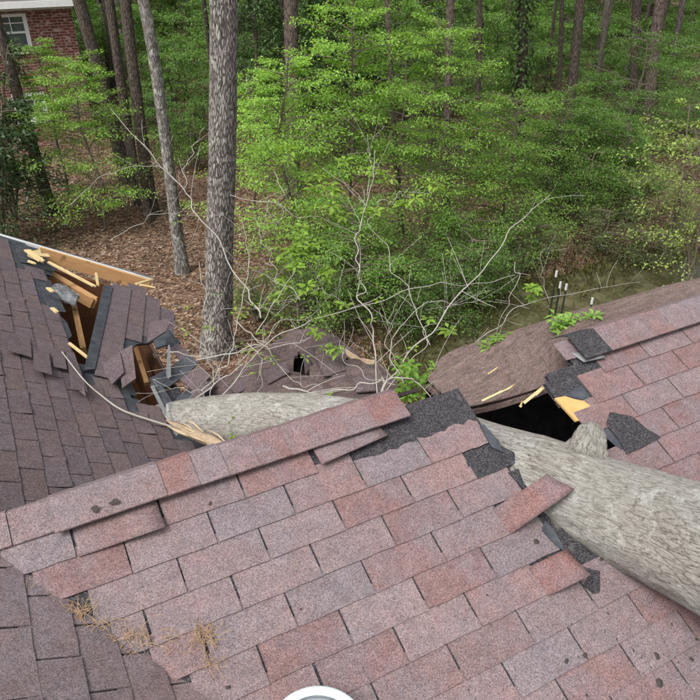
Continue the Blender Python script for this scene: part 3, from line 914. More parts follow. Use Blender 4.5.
def left_tabs(m, z0, parent, s_ref, tabw, t_ref, y0, y1, rows, test, mat, colour, field, part_ok, idx_count):
    nrm = np.array([m, 0, 1]) / math.hypot(m, 1)
    q = math.hypot(1, m)
    X = np.array([0, 1, 0])                               # along the course
    Yv = np.array([-1 / q, 0, m / q])                     # up the slope
    for r in rows:
        sb = s_ref - r * EXP / q                          # butt edge, facing downhill (+x)
        off = t_ref + (r % 2) * tabw / 2
        k0, k1 = int((y0 - off) / tabw) - 1, int((y1 - off) / tabw) + 1
        for k in range(k0, k1 + 1):
            ya, yb = off + k * tabw, off + (k + 1) * tabw
            yc = (ya + yb) / 2; sc = sb - 0.055
            if not (y0 <= yc <= y1) or not test(sc, yc): continue
            yaw = rnd.uniform(-0.012, 0.012)
            x = X * math.cos(yaw) + Yv * math.sin(yaw); y = -X * math.sin(yaw) + Yv * math.cos(yaw)
            o = np.array([sb + rnd.uniform(-0.003, 0.003), yc, z0 - m * sb]) + nrm * rnd.uniform(0, 0.0015)
            mw = frame_mat(o, x, y, nrm)
            px, py = proj(o)
            if -20 < px < 720 and -20 < py < 720 and part_ok(sc, yc):
                curl = rnd.choice((0, 0, 0, 0, 0, 0.004, 0.010))
                s = link('shingle', tab_data(round(tabw - 0.008, 3), 0.165, rnd.randrange(5), mat, curl), parent)
                s.matrix_basis = mw
                kk = rnd.uniform(0.9, 1.1)
                c = colour[rnd.randrange(len(colour))]
                s.color = (c[0] * kk, c[1] * kk, c[2] * kk, 1); idx_count[0] += 1
            else: field.add(tabw - 0.008, 0.165, rnd.randrange(5), mw)
LC = [(0.215, 0.164, 0.164), (0.21, 0.166, 0.17), (0.222, 0.168, 0.165)]
f1 = Field(); c1 = [0]
left_tabs(ML, ZL, lower_left, -0.020, 0.256, 1.405, -0.9, RIDGE_Y + 0.13, range(-12, 24),
          lambda s, y: s < (ZL - (RIDGE_Z + math.tan(SL) * (y - RIDGE_Y))) / ML + 0.15, M['shingle'], LC, f1, lambda s, y: True, c1)
f1.build(M['shingle'], lower_left, (0.19, 0.145, 0.15, 1))
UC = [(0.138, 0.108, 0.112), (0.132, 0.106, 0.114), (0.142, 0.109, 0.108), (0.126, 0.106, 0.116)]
TORN_PX = [(-900, -60), (0, 239), (9, 244), (15, 258), (19, 265), (33, 263), (44, 266), (50, 278), (41, 282), (42, 298), (47, 308), (58, 311), (63, 332), (71, 338), (75, 348), (66, 352), (75, 382), (92, 376), (112, 380), (124, 392), (132, 404), (160, 418), (188, 432), (222, 470), (-200, 900), (-900, 900)]
def up_test(s, y):
    P = (s, y, ZU - MU * s)
    return inside(TORN_PX, *proj(P)) and (P[2] > back_z(y) - 0.05) and log_dist(P) > 0.02
f2 = Field(); c2 = [0]
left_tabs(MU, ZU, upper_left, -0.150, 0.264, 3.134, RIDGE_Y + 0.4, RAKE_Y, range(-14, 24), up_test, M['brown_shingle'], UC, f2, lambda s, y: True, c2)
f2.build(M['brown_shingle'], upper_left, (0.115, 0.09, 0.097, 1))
print('TABS near', count_tabs[0], 'lower left', c1[0], 'upper left', c2[0])

# --- main roof damage: rake boards, holes, torn section
def ub(name, pxa, pxb, ya, yb, w, h, mat, jag=0.0, seed=1, up=(0, 0, 1)):
    return beam(name, at_y(*pxa, ya), at_y(*pxb, yb), w, h, mat, house, up, jag, seed)
ub('rake_board', (38, 253), (150, 286), 6.70, 6.66, 0.035, 0.125, M['lumber'], 0.10, 3)
ub('rake_trim', (-30, 228), (152, 281), 6.80, 6.78, 0.03, 0.045, M['white'])
ub('drip_edge', (-30, 226), (154, 279), 6.83, 6.81, 0.05, 0.012, M['metal'])
ub('lookout_board', (48, 276), (96, 304), 6.35, 6.10, 0.06, 0.11, M['lumber'], 0.05, 5)
ub('rafter', (73, 300), (84, 352), 6.0, 5.2, 0.045, 0.09, M['lumber'])
ub('rafter', (134, 342), (147, 384), 5.3, 4.9, 0.035, 0.05, M['lumber'])
for i, (a, b, w) in enumerate([((48, 262), (96, 287), 0.030), ((96, 273), (98, 286), 0.02), ((27, 250), (43, 262), 0.06), ((33, 254), (50, 256), 0.05), ((28, 261), (36, 264), 0.025), ((48, 288), (53, 292), 0.035), ((52, 308), (58, 313), 0.03), ((69, 343), (88, 358), 0.02), ((140, 285), (156, 288), 0.03), ((136, 284), (153, 279), 0.025)]):
    P, Q = up_px(*a, 0.09 if i != 7 else 0.05), up_px(*b, 0.10 if i != 7 else 0.03)
    beam('splinter', P, Q, w, 0.012, M['splinter'], house, (0.5, -0.3, 1), 0.03, i + 20)
slab('yellow_sheathing', [up_px(*q, 0.055) for q in [(28, 252), (40, 249), (44, 262), (36, 259), (28, 255)]], 0.012, M['splinter'], house)
# attic inside: gable wall, side wall, floor
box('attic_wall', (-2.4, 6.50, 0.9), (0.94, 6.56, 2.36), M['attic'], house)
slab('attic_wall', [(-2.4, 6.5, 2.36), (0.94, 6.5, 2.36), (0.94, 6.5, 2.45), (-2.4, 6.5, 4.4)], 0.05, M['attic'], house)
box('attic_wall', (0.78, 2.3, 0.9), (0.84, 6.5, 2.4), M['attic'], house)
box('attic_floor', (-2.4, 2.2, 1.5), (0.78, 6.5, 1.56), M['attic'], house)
# insulation hanging in the first hole
patch('insulation_batt', [[up_px(*q, -0.02) for q in ((50, 292), (60, 299), (74, 305))], [up_px(*q, 0.03) for q in ((51, 288), (64, 292), (77, 299))], [up_px(*q, 0.0) for q in ((54, 284), (66, 286), (79, 294))]], 26, 20, M['insulation'], house, 0.02, 0.022, 8, None, 14.0)
for q, l in (([(40, 283), (50, 280), (60, 299), (66, 312), (52, 311), (44, 300)], 0.012), ([(14, 243), (30, 250), (44, 258), (60, 268), (52, 272), (34, 264), (20, 262)], 0.010), ([(56, 312), (67, 322), (72, 336), (66, 340), (60, 326)], 0.006)):
    slab('felt_or_shade_sheet', [up_px(*a, l) for a in q], 0.004, M['felt'], house)

# torn roof section, still carrying its shingles
T0, T1, T2 = up_px(84, 372, 0.015), up_px(104, 284, 0.16), up_px(178, 320, 0.15)
TN = np.cross(T1 - T0, T2 - T0); TN /= np.linalg.norm(TN)
if TN[2] < 0: TN = -TN
TY = T1 - T0; TL = np.linalg.norm(TY); TY /= TL           # along the courses, away from the eye
TX = np.cross(TY, TN); TX /= np.linalg.norm(TX)
if TX @ (T2 - T1) < 0: TX = -TX
def t_px(u, v, lift=0.0): return on_plane(u, v, T0 + TN * lift, TN)
def tp(a, b, l=0.0): return T0 + TX * a + TY * b + TN * (l - 0.10 * max(a - 0.35, 0) ** 2)
SEC_PX = [(84, 371), (104, 285), (131, 287), (152, 300), (176, 318), (168, 331), (150, 343), (137, 344), (126, 352), (116, 371)]
section = slab('torn_roof_section', [t_px(*q) for q in SEC_PX], 0.02, M['felt'], house)
section['label'] = 'torn slab of roof deck still carrying brown shingles'
slab('felt_strip', [t_px(*q, 0.014) for q in [(84, 370), (95, 369), (113, 287), (104, 285)]], 0.004, M['felt'], section)
wexp, wtab = 0.135, 0.27
for i in range(9):
    for j in range(-1, 8):
        a0, a1 = 0.10 + i * wexp, 0.10 + (i + 1) * wexp
        b0 = (j - 0.5 * (i % 2)) * wtab; b1 = b0 + wtab
        q = proj(tp((a0 + a1) / 2, (b0 + b1) / 2))
        if not inside(SEC_PX, *q): continue
        P = [tp(a0 - 0.03, b0 + 0.003, 0.005), tp(a1, b0 + 0.003, 0.014), tp(a1, b1 - 0.003, 0.014), tp(a0 - 0.03, b1 - 0.003, 0.005)]
        s = slab('shingle', P, 0.004, M['brown_shingle'], section, TN)
        c = UC[rnd.randrange(4)]; k = rnd.uniform(1.0, 1.12); s.color = (c[0] * k, c[1] * k, c[2] * k, 1)

# wreckage between the torn section and the log: bent felt-backed pieces and shingle squares
def wreck(name, pts, mat, colour=None, thick=0.012):
    o = slab(name, [at_d(u, v, d) for u, v, d in pts], thick, mat, house)
    if colour: o.color = (*colour, 1)
    return o
W = wreck
W('shingle_scrap', [(150, 322, 5.35), (172, 318, 5.45), (166, 331, 5.30), (147, 343, 5.15)], M['brown_shingle'], (0.13, 0.10, 0.105))
W('shingle_scrap', [(118, 352, 5.0), (132, 345, 5.05), (136, 378, 4.8), (122, 388, 4.7)], M['brown_shingle'], (0.135, 0.105, 0.11))
W('shingle_scrap', [(100, 366, 4.9), (120, 352, 4.98), (124, 372, 4.8), (112, 384, 4.7)], M['brown_shingle'], (0.12, 0.095, 0.105))
W('felt_or_shade_sheet', [(152, 336, 5.6), (168, 329, 5.7), (181, 343, 5.65), (178, 347, 5.55), (166, 345, 5.5), (156, 348, 5.45)], M['felt'])
W('shingle_scrap', [(170, 348, 5.5), (178, 343, 5.55), (190, 353, 5.5), (181, 361, 5.4)], M['brown_shingle'], (0.15, 0.12, 0.13))
W('felt_or_shade_sheet', [(148, 379, 5.0), (174, 365, 5.25), (188, 354, 5.35), (199, 363, 5.3), (183, 377, 5.15), (170, 386, 5.0), (158, 388, 4.95)], M['felt'])
W('shingle_scrap', [(180, 379, 5.02), (199, 365, 5.2), (211, 376, 5.1), (194, 391, 4.95)], M['brown_shingle'], (0.15, 0.115, 0.12))
W('shingle_scrap', [(206, 374, 5.15), (216, 384, 5.1), (209, 391, 5.0), (199, 384, 5.0)], M['brown_shingle'], (0.14, 0.11, 0.115))
W('felt_or_shade_sheet', [(150, 384, 4.95), (158, 380, 5.0), (174, 404, 4.85), (180, 420, 4.75), (168, 414, 4.75), (158, 402, 4.82)], M['felt'])
W('felt_or_shade_sheet', [(176, 398, 4.95), (190, 388, 5.05), (204, 380, 5.1), (214, 388, 5.0), (196, 404, 4.9), (184, 417, 4.8), (176, 410, 4.85)], M['felt'])
W('shingle_scrap', [(190, 392, 4.9), (206, 380, 5.0), (212, 386, 4.97), (196, 402, 4.86)], M['brown_shingle'], (0.12, 0.098, 0.1))
W('felt_or_shade_sheet', [(156, 392, 5.0), (176, 384, 5.1), (184, 396, 5.05), (176, 412, 4.9), (166, 404, 4.92)], M['underlay'])
W('dangling_flashing', [(168, 345, 5.3), (170, 345, 5.3), (171, 376, 5.05), (168, 379, 5.02), (166, 374, 5.05)], M['metal'], thick=0.004)
for (a, b) in (((170, 404, 4.78), (176, 436, 4.58)), ((152, 386, 4.9), (166, 414, 4.74))):
    beam('bent_flashing', at_d(*a), at_d(*b), 0.025, 0.006, M['metal'], house, (0, -0.6, 1))
# lifted tabs with gaps beneath on the main roof
for q, ls in (([(52, 374), (35, 369), (32, 348), (49, 352)], [0.055, 0.045, 0.004, 0.006]), ([(72, 388), (88, 392), (74, 352), (66, 352)], [0.05, 0.05, 0.005, 0.005]), ([(8, 350), (32, 357), (30, 338), (8, 332)], [0.03, 0.03, 0.004, 0.004]), ([(54, 366), (67, 369), (64, 350), (52, 348)], [0.03, 0.035, 0.004, 0.004]), ([(74, 386), (86, 396), (80, 370), (70, 362)], [0.02, 0.07, 0.01, 0.004])):
    s = slab('shingle', [up_px(*a, l + 0.012) for a, l in zip(q, ls)], 0.005, M['brown_shingle'], upper_left); s.color = (*UC[1], 1)

# --- crumpled roof beyond the log
MOUND_ROWS = [
    [at_d(*q) for q in [(190, 398, 4.95), (240, 398, 4.92), (300, 402, 4.85), (350, 404, 4.7), (392, 410, 4.5)]],
    [at_d(*q) for q in [(204, 388, 5.15), (246, 374, 5.25), (300, 364, 5.35), (350, 372, 5.2), (398, 392, 4.9)]],
    [at_d(*q) for q in [(216, 384, 5.35), (258, 356, 5.7), (302, 332, 6.0), (348, 347, 5.75), (398, 382, 5.2)]],
    [at_d(*q) for q in [(220, 394, 5.5), (262, 372, 5.9), (304, 350, 6.2), (352, 364, 5.95), (402, 396, 5.4)]]]
MHOLE = [[(292, 362), (298, 352), (304, 355), (306, 349), (312, 362), (308, 376), (300, 373), (293, 371)]]
mound = patch('crumpled_roof_section', MOUND_ROWS, 64, 60, M['crushed'], house, 0.03, 0.075, 5, MHOLE, 3.2)
mound.color = (0.112, 0.086, 0.086, 1); mound['label'] = 'crumpled brown shingle section with a punched hole'
W('shingle_scrap', [(304, 352, 5.45), (313, 344, 5.6), (314, 362, 5.42), (306, 374, 5.25)], M['brown_shingle'], (0.11, 0.09, 0.095))
W('felt_or_shade_sheet', [(284, 352, 5.95), (316, 346, 5.95), (318, 382, 5.7), (284, 380, 5.7)], M['scrap'])  # dark sheet added behind the punched hole, standing in for its shade
W('shingle_scrap', [(262, 372, 5.12), (284, 362, 5.2), (290, 372, 5.12), (268, 384, 5.02)], M['brown_shingle'], (0.12, 0.094, 0.096))
W('shingle_scrap', [(228, 386, 5.05), (250, 374, 5.16), (256, 384, 5.06), (236, 394, 4.98)], M['brown_shingle'], (0.12, 0.094, 0.096))
W('shingle_scrap', [(318, 362, 5.28), (340, 356, 5.36), (346, 370, 5.2), (324, 376, 5.14)], M['brown_shingle'], (0.12, 0.094, 0.096))
W('shingle_scrap', [(330, 346, 5.62), (350, 352, 5.56), (344, 362, 5.45), (326, 356, 5.5)], M['brown_shingle'], (0.12, 0.094, 0.096))
W('shingle_scrap', [(352, 378, 5.0), (372, 376, 5.0), (376, 390, 4.86), (356, 392, 4.86)], M['brown_shingle'], (0.12, 0.094, 0.096))
W('torn_board_edge', [(345, 348, 5.55), (360, 358, 5.45), (375, 360, 5.35), (374, 364, 5.32), (358, 364, 5.38), (346, 354, 5.5)], M['dead_wood'], thick=0.03)
# --- crushed back slope right of the log
CRUSH_ROWS = [
    [at_d(*q) for q in [(455, 414, 3.72), (500, 404, 3.78), (553, 386, 3.58), (576, 360, 3.40), (604, 342, 3.46), (650, 318, 3.70), (712, 297, 3.92), (860, 250, 4.45)]],
    [at_d(*q) for q in [(438, 396, 4.0), (478, 376, 4.08), (530, 350, 4.0), (566, 334, 3.85), (602, 322, 3.9), (652, 306, 4.0), (712, 288, 4.15), (860, 244, 4.65)]],
    [at_d(*q) for q in [(426, 386, 4.25), (446, 360, 4.45), (502, 341, 4.35), (560, 322, 4.22), (604, 310, 4.2), (654, 296, 4.25), (712, 281, 4.38), (860, 240, 4.85)]],
    [at_d(*q) for q in [(426, 402, 4.3), (448, 380, 4.55), (505, 361, 4.45), (562, 342, 4.32), (606, 330, 4.3), (656, 316, 4.35), (712, 300, 4.48), (860, 258, 4.95)]]]
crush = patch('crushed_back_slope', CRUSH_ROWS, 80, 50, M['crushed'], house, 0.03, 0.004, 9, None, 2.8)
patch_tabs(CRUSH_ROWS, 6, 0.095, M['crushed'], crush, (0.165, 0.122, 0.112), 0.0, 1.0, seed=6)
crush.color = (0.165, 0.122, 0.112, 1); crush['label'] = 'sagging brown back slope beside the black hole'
for i, (a, b, w) in enumerate([((482, 401, 3.72), (509, 388, 3.72), 0.018), ((506, 390, 3.7), (518, 383, 3.7), 0.014), ((524, 403, 3.62), (545, 386, 3.58), 0.026), ((520, 407, 3.62), (524, 400, 3.62), 0.02), ((536, 395, 3.58), (548, 384, 3.56), 0.016), ((488, 374, 3.9), (500, 366, 3.95), 0.010)]):
    beam('splinter', at_d(*a), at_d(*b), w * 0.6, 0.008, M['splinter'], house, (0, -0.5, 1), 0.06, i + 50)
# dark attic under the near ridge, outer walls
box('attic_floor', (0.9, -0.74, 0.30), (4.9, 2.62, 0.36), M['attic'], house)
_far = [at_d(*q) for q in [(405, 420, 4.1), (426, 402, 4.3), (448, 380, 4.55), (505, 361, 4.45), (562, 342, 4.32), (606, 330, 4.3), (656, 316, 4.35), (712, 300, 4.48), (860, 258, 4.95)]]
patch('attic_wall', [[p - np.array([0, 0, 0.01]) for p in _far], [p * np.array([1, 1, 0]) + np.array([0, 0, 0.3]) for p in _far]], 40, 6, M['felt'], house, 0.02)  # dark skirt added below the back edge so the ridge hole reads black
_w = [p * np.array([1, 1, 0]) + np.array([0.0, 0.12, 0]) for p in _far[1:]]
patch('wall', [[p + np.array([0, 0, 2.5]) for p in _w], _w], 40, 4, M['brick'], house, 0.02)
box('wall', (0.86, 2.63, 0.0), (0.96, 6.62, 2.1), M['brick'], house)
box('wall', (-5.2, 6.62, 0.0), (0.96, 6.74, 2.30), M['brick'], house)
slab('wall', [(-5.2, 6.72, 2.3), (0.96, 6.72, 2.3), (-2.6, 6.72, 4.55), (-5.2, 6.72, 2.95)], 0.08, M['brick'], house, (0, 1, 0))
box('wall', (-5.2, -0.9, 0.0), (5.0, -0.75, 2.3), M['brick'], house)
box('wall', (4.9, -0.75, 0.0), (5.05, 2.2, 2.6), M['brick'], house)
box('wall', (-5.3, -0.75, 0.0), (-5.2, 6.62, 2.6), M['brick'], house)

# --- white roof vent at the bottom edge: a flared cap over a grey collar
def lathe(name, prof, seg, mat, parent, origin, smooth=True):
    V, Fc = [], []
    for r, z in prof:
        for k in range(seg): V.append((origin[0] + r * math.cos(6.28319 * k / seg), origin[1] + r * math.sin(6.28319 * k / seg), origin[2] + z))
    for i in range(len(prof) - 1):
        for k in range(seg):
            k2 = (k + 1) % seg; Fc.append((i * seg + k, i * seg + k2, (i + 1) * seg + k2, (i + 1) * seg + k))
    return link(name, mesh(name, V, Fc, mat, smooth), parent)
vo = at_d(317, 733, 2.02)
vent = thing('roof_vent', 'round white cap of a roof vent at the bottom edge', 'vent', tuple(vo))
lathe('cap_rim', [(0.122, -0.008), (0.136, 0.0), (0.150, -0.004), (0.153, -0.014), (0.14, -0.03), (0.12, -0.03)], 48, M['vent'], vent, (0, 0, 0))
lathe('dome', [(0.126, -0.022), (0.120, -0.014), (0.09, 0.004), (0.04, 0.014), (0.0005, 0.018)], 48, M['vent_grey'], vent, (0, 0, 0))
lathe('pipe', [(0.055, -0.03), (0.055, -0.45)], 32, M['vent'], vent, (0, 0, 0))

# ================================================================== THE FALLEN TREE
fallen = thing('fallen_tree', 'pale grey trunk lying through the broken roof with twiggy branches', 'fallen tree', (0, 0, 0))
tubes('trunk', [(log_axis, log_rad)], M['log'], fallen, seg=72, wob=0.045, wf=9.0)
# broken stub beside the plywood
tubes('branch_stub', [(smooth_line([at_d(584, 462, 2.92), at_d(588, 444, 2.96), at_d(592, 424, 3.02)], 10), [0.11, 0.105, 0.10, 0.092, 0.084, 0.076, 0.070, 0.064, 0.056, 0.044, 0.02])], M['log'], fallen, seg=26, wob=0.30, wf=20, seed=3)
TW = [
 ([(261, 318), (249, 292), (201, 220), (184, 190), (155, 160), (110, 108)], 4.9, 5.7, .013),
 ([(184, 190), (188, 160), (203, 132), (215, 125)], 5.4, 5.3, .007),
 ([(110, 240), (150, 218), (190, 210), (201, 220)], 5.9, 5.4, .006),
 ([(70, 205), (110, 172), (153, 166), (160, 165)], 5.9, 5.5, .006),
 ([(200, 430), (226, 392), (262, 348), (304, 323), (352, 309), (420, 287), (470, 285), (515, 275)], 4.65, 5.4, .013),
 ([(372, 400), (398, 371), (449, 306), (487, 265), (521, 220), (550, 195)], 4.3, 5.2, .014),
 ([(378, 400), (374, 347), (369, 312), (359, 282), (357, 251), (362, 220), (372, 180), (375, 150)], 4.5, 4.9, .012),
 ([(430, 345), (422, 326), (410, 294), (391, 264), (372, 220), (360, 196), (322, 168)], 4.7, 5.2, .008),
 ([(197, 360), (246, 350), (294, 343), (311, 338)], 4.9, 5.0, .013),
 ([(247, 343), (259, 357), (263, 391), (263, 402)], 4.8, 4.6, .007),
 ([(235, 320), (264, 347), (292, 379), (320, 386)], 4.8, 4.7, .009),
 ([(196, 398), (234, 371), (240, 362)], 4.7, 4.75, .012),
 ([(201, 391), (225, 367), (235, 333), (244, 289), (249, 254), (242, 220)], 4.75, 5.0, .010),
 ([(256, 333), (280, 295), (297, 261), (310, 236)], 4.8, 5.1, .008),
 ([(199, 262), (205, 309), (211, 340), (219, 372)], 5.1, 4.9, .006),
 ([(222, 309), (270, 308), (325, 312)], 5.2, 5.2, .004),
 ([(410, 385), (436, 367), (487, 333), (528, 304), (590, 290), (640, 282)], 4.5, 5.6, .010),
 ([(515, 262), (515, 289), (494, 330), (470, 345)], 5.3, 5.0, .006),
 ([(405, 390), (391, 350), (401, 326), (429, 302), (463, 304), (480, 300)], 4.4, 5.0, .009),
 ([(283, 386), (304, 391), (352, 390), (381, 379), (405, 378), (420, 385), (431, 398)], 4.3, 4.0, .014),
 ([(215, 405), (190, 390), (160, 385), (154, 386)], 4.6, 4.75, .005),
 ([(367, 195), (371, 160), (369, 147), (367, 134)], 4.9, 5.0, .005),
 ([(377, 202), (400, 197), (422, 188)], 5.0, 5.1, .005),
 ([(230, 195), (299, 212), (360, 236)], 5.5, 5.2, .006),
 ([(274, 171), (283, 202), (274, 236)], 5.3, 5.2, .006),
 ([(300, 300), (275, 270), (262, 240), (255, 215)], 4.9, 5.3, .006),
 ([(240, 362), (275, 330), (330, 300), (345, 262)], 4.8, 5.4, .007),
 ([(385, 392), (420, 350), (436, 318), (480, 292)], 4.3, 5.0, .007),
 ([(350, 306), (320, 290), (290, 300), (262, 330)], 5.1, 4.9, .005),
 ([(395, 385), (360, 372), (340, 350), (345, 330)], 4.4, 4.9, .006),
 ([(380, 395), (392, 362), (386, 330), (398, 300)], 4.4, 4.8, .007),
 ([(549, 300), (540, 270), (556, 235)], 5.4, 5.6, .004),
 ([(205, 420), (214, 380), (206, 345), (216, 300), (210, 262)], 4.65, 5.0, .007),
 ([(170, 352), (200, 356), (215, 352)], 5.0, 4.95, .010),
]
twig_ends = []
def wiggle(P, amp, seed):
    out = []
    for i, p in enumerate(P):
        k = min(i, len(P) - 1 - i) / len(P)
        out.append(p + amp * np.array([noise.noise(Vector((i * 0.21, seed, 0))), noise.noise(Vector((i * 0.21, seed, 9))), noise.noise(Vector((i * 0.21, seed, 18)))]) * min(1, k * 4))
    return np.array(out)
for bi, (pl, d0, d1, r) in enumerate(TW):
    n = len(pl)
    pts = [at_d(u, v, d0 + (d1 - d0) * i / (n - 1)) for i, (u, v) in enumerate(pl)]
    P = wiggle(smooth_line(pts, 8 * n), 0.07, bi)
    rad = np.linspace(r, r * 0.35, len(P)) * 0.44
    specs = [(P, rad)]
    nsub = max(2, int(n * 1.6))
    for k in range(nsub):
        i = rnd.randrange(4, len(P) - 1)
        t = P[min(i + 1, len(P) - 1)] - P[i - 1]; t /= np.linalg.norm(t)
        d = t * rnd.uniform(0.2, 0.8) + np.array([rnd.uniform(-1, 1), rnd.uniform(-1, 1), rnd.uniform(-0.35, 0.9)])
        d /= np.linalg.norm(d); L = rnd.uniform(0.10, 0.42)
        bend = np.array([rnd.uniform(-1, 1), rnd.uniform(-1, 1), rnd.uniform(-0.6, 0.6)]) * 0.25
        Q = [P[i] + d * L * q + bend * L * q * q for q in np.linspace(0, 1, 6)]
        specs.append((Q, np.linspace(rad[i] * 0.5, 0.0012, 6))); twig_ends.append(Q[-1])
    tubes('branch', specs, M['twig'], fallen, seg=7, cap=False)
# fresh leaves still on the fallen branches, in rosettes
CL = [(285, 147), (290, 160), (318, 177), (312, 191), (335, 187), (327, 203), (347, 163), (375, 172), (387, 175), (404, 203), (415, 197), (434, 186), (370, 212), (302, 228), (305, 236), (295, 242), (285, 262), (300, 265), (282, 280), (275, 295), (325, 273), (308, 285), (345, 305), (317, 335), (335, 350), (266, 330), (316, 385), (325, 395), (241, 425), (246, 432), (530, 290), (534, 297), (430, 320), (447, 330), (300, 250), (290, 250), (312, 243), (340, 215), (320, 297)]
C_, D_, N_, S_, T_ = [], [], [], [], []
def rosette(P, n, L, green):
    for k in range(n):
        th = 6.283 * k / n + rnd.uniform(-0.4, 0.4)
        d = np.array([math.cos(th), math.sin(th), rnd.uniform(-0.5, 0.4)])
        C_.append(P + d * 0.008); D_.append(d); N_.append(np.array([rnd.uniform(-.3, .3), rnd.uniform(-.3, .3), 1]))
        S_.append(L * rnd.uniform(0.7, 1.15)); k2 = rnd.uniform(0.75, 1.2); T_.append([g * k2 for g in green])
GREEN = (0.22, 0.36, 0.055)
for (u, v) in CL:
    d = 4.95 + rnd.uniform(-0.25, 0.35)
    if v > 380 and u < 260: d = 4.45
    for q in range(rnd.choice((1, 2, 2, 3))):
        rosette(at_d(u + rnd.uniform(-5, 5), v + rnd.uniform(-4, 4), d), rnd.randint(5, 8), 0.075, GREEN)
def leaf_bunch(u0, u1, v0, v1, d0, d1, n, L, green=GREEN):
    for k in range(n):
        rosette(at_d(rnd.uniform(u0, u1), rnd.uniform(v0, v1), rnd.uniform(d0, d1)), rnd.randint(3, 6), L, green)
leaf_bunch(398, 438, 358, 398, 4.2, 4.5, 46, 0.060, (0.17, 0.31, 0.05))
leaf_bunch(480, 528, 334, 350, 4.2, 4.32, 26, 0.055, (0.19, 0.33, 0.06))
leaf_bunch(552, 600, 314, 338, 3.80, 3.90, 40, 0.055, (0.23, 0.40, 0.08))
leaf_bunch(270, 312, 228, 300, 4.85, 5.1, 14, 0.065)
leaf_bunch(231, 250, 416, 436, 4.30, 4.42, 9, 0.04)
leaf_bunch(195, 330, 300, 345, 4.9, 5.2, 10, 0.05)
for e in rnd.sample(twig_ends, 34): rosette(e, rnd.randint(2, 5), 0.045, GREEN)
C_, D_, N_, S_, T_ = map(np.array, (C_, D_, N_, S_, T_))
link('leaves', leaves_mesh('leaves', C_, D_, N_, S_, T_, M['leaf'], 0.46), fallen)

# ------------------------------------------------------------------ loose bits on the roof
def splinter_log():
    t = thing('splintered_limb', 'pale splintered chunk of limb lying in front of the log', 'broken limb', tuple(at_d(205, 438, 4.25)))
    o = np.array(t.location)
    specs = []
    g = random.Random(4)
    A, B = at_d(236, 456, 4.02), at_d(166, 420, 4.46)
    core = smooth_line([A, A + (B - A) * 0.4 + np.array([0, 0, 0.015]), A + (B - A) * 0.75, B], 14) - o
    tubes('bark_strip', [(core, [0.040 * (1 - (i / 14) ** 1.5) + 0.004 for i in range(15)])], M['dead_wood'], t, seg=10, wob=0.45, wf=30)
    for k in range(16):
        off = np.array([g.uniform(-.035, .035), g.uniform(-.035, .035), g.uniform(0.0, .035)])
        a0, a1 = g.uniform(0, 0.55), 0
        a1 = a0 + g.uniform(0.2, 0.5)
        p, q = A + (B - A) * a0 + off * 0.8 - o, A + (B - A) * min(a1, 1.05) + off * 1.4 - o
        r = g.uniform(0.004, 0.013)
        specs.append(([p, p + (q - p) * 0.5 + off * 0.3, q], [r * 0.5, r, 0.001]))
    tubes('splinters', specs, M['pale_dead'], t, seg=5)
splinter_log()
def twig_on_roof():
    pts = [up_px(u, v, l) for u, v, l in [(62, 352, .06), (84, 380, .05), (102, 396, .03), (122, 410, .03), (150, 420, .04), (196, 434, .06)]]
    o = tubes('fallen_twig', [(smooth_line(pts, 30), np.linspace(0.004, 0.008, 31))], M['twig'], seg=7)
    tag(o, 'thin bare curved twig lying on the dark brown roof', 'twig')
twig_on_roof()
def needles(name, spots, label):
    o0 = fp(*front_uv(*spots[0][:2]))
    specs = []
    for (u, v, n, r) in spots:
        for k in range(int(n * 0.85)):
            P = front_uv(u + rnd.gauss(0, r), v + rnd.gauss(0, r * 0.6)); th = rnd.uniform(0, 6.28); L = rnd.uniform(0.02, 0.06)
            a = fp(P[0], P[1], rnd.uniform(0.012, 0.03)); b = fp(P[0] + L * math.cos(th), P[1] + L * math.sin(th), rnd.uniform(0.012, 0.03))
            specs.append(([a, (a + b) / 2 + np.array([0, 0, 0.004]), b], [0.0009, 0.0008, 0.0004]))
    o = tubes(name, specs, M['needle'], seg=3, cap=False)
    tag(o, label, 'pine needles', kind='stuff')
needles('pine_needles', [(78, 612, 60, 7), (100, 627, 40, 9), (130, 640, 70, 10), (205, 638, 90, 9), (160, 640, 35, 18), (212, 665, 25, 8), (8, 585, 25, 6), (30, 595, 15, 5)], 'dry tan pine needles caught along the roof valley')
def crumbs():
    V, Fc = [], []
    spots = [(658, 684, .016), (584, 656, .010), (565, 662, .008), (632, 651, .005), (690, 660, .008), (585, 696, .006), (228, 688, .008), (600, 560, .008), (535, 542, .012), (210, 505, .006), (655, 656, .012), (486, 596, .004), (695, 640, .006), (670, 625, .006), (300, 610, .004)]
    for (u, v, r) in spots + [(rnd.uniform(560, 700), rnd.uniform(590, 700), rnd.uniform(.0015, .004)) for _ in range(28)] + [(rnd.uniform(60, 560), rnd.uniform(480, 700), rnd.uniform(.001, .003)) for _ in range(30)]:
        P = front_uv(u, v)
        if P[0] < valley_u(P[1]): continue
        o = len(V); n = 6
        ang = rnd.uniform(0, 6); st = rnd.uniform(1, 1.8)
        for k in range(n):
            th = 6.283 * k / n; rr = r * rnd.uniform(0.6, 1.2)
            x, y = rr * st * math.cos(th), rr * math.sin(th)
            V.append(fp(P[0] + x * math.cos(ang) - y * math.sin(ang), P[1] + x * math.sin(ang) + y * math.cos(ang), 0.0115))
        V.append(fp(P[0], P[1], 0.0115 + r * 0.5))
        Fc += [(o + k, o + (k + 1) % n, o + n) for k in range(n)]
    tag(link('bark_crumbs', mesh('bark_crumbs', V, Fc, M['scrap'])), 'dark crumbs of bark scattered on the near shingles', 'debris', kind='stuff')
crumbs()

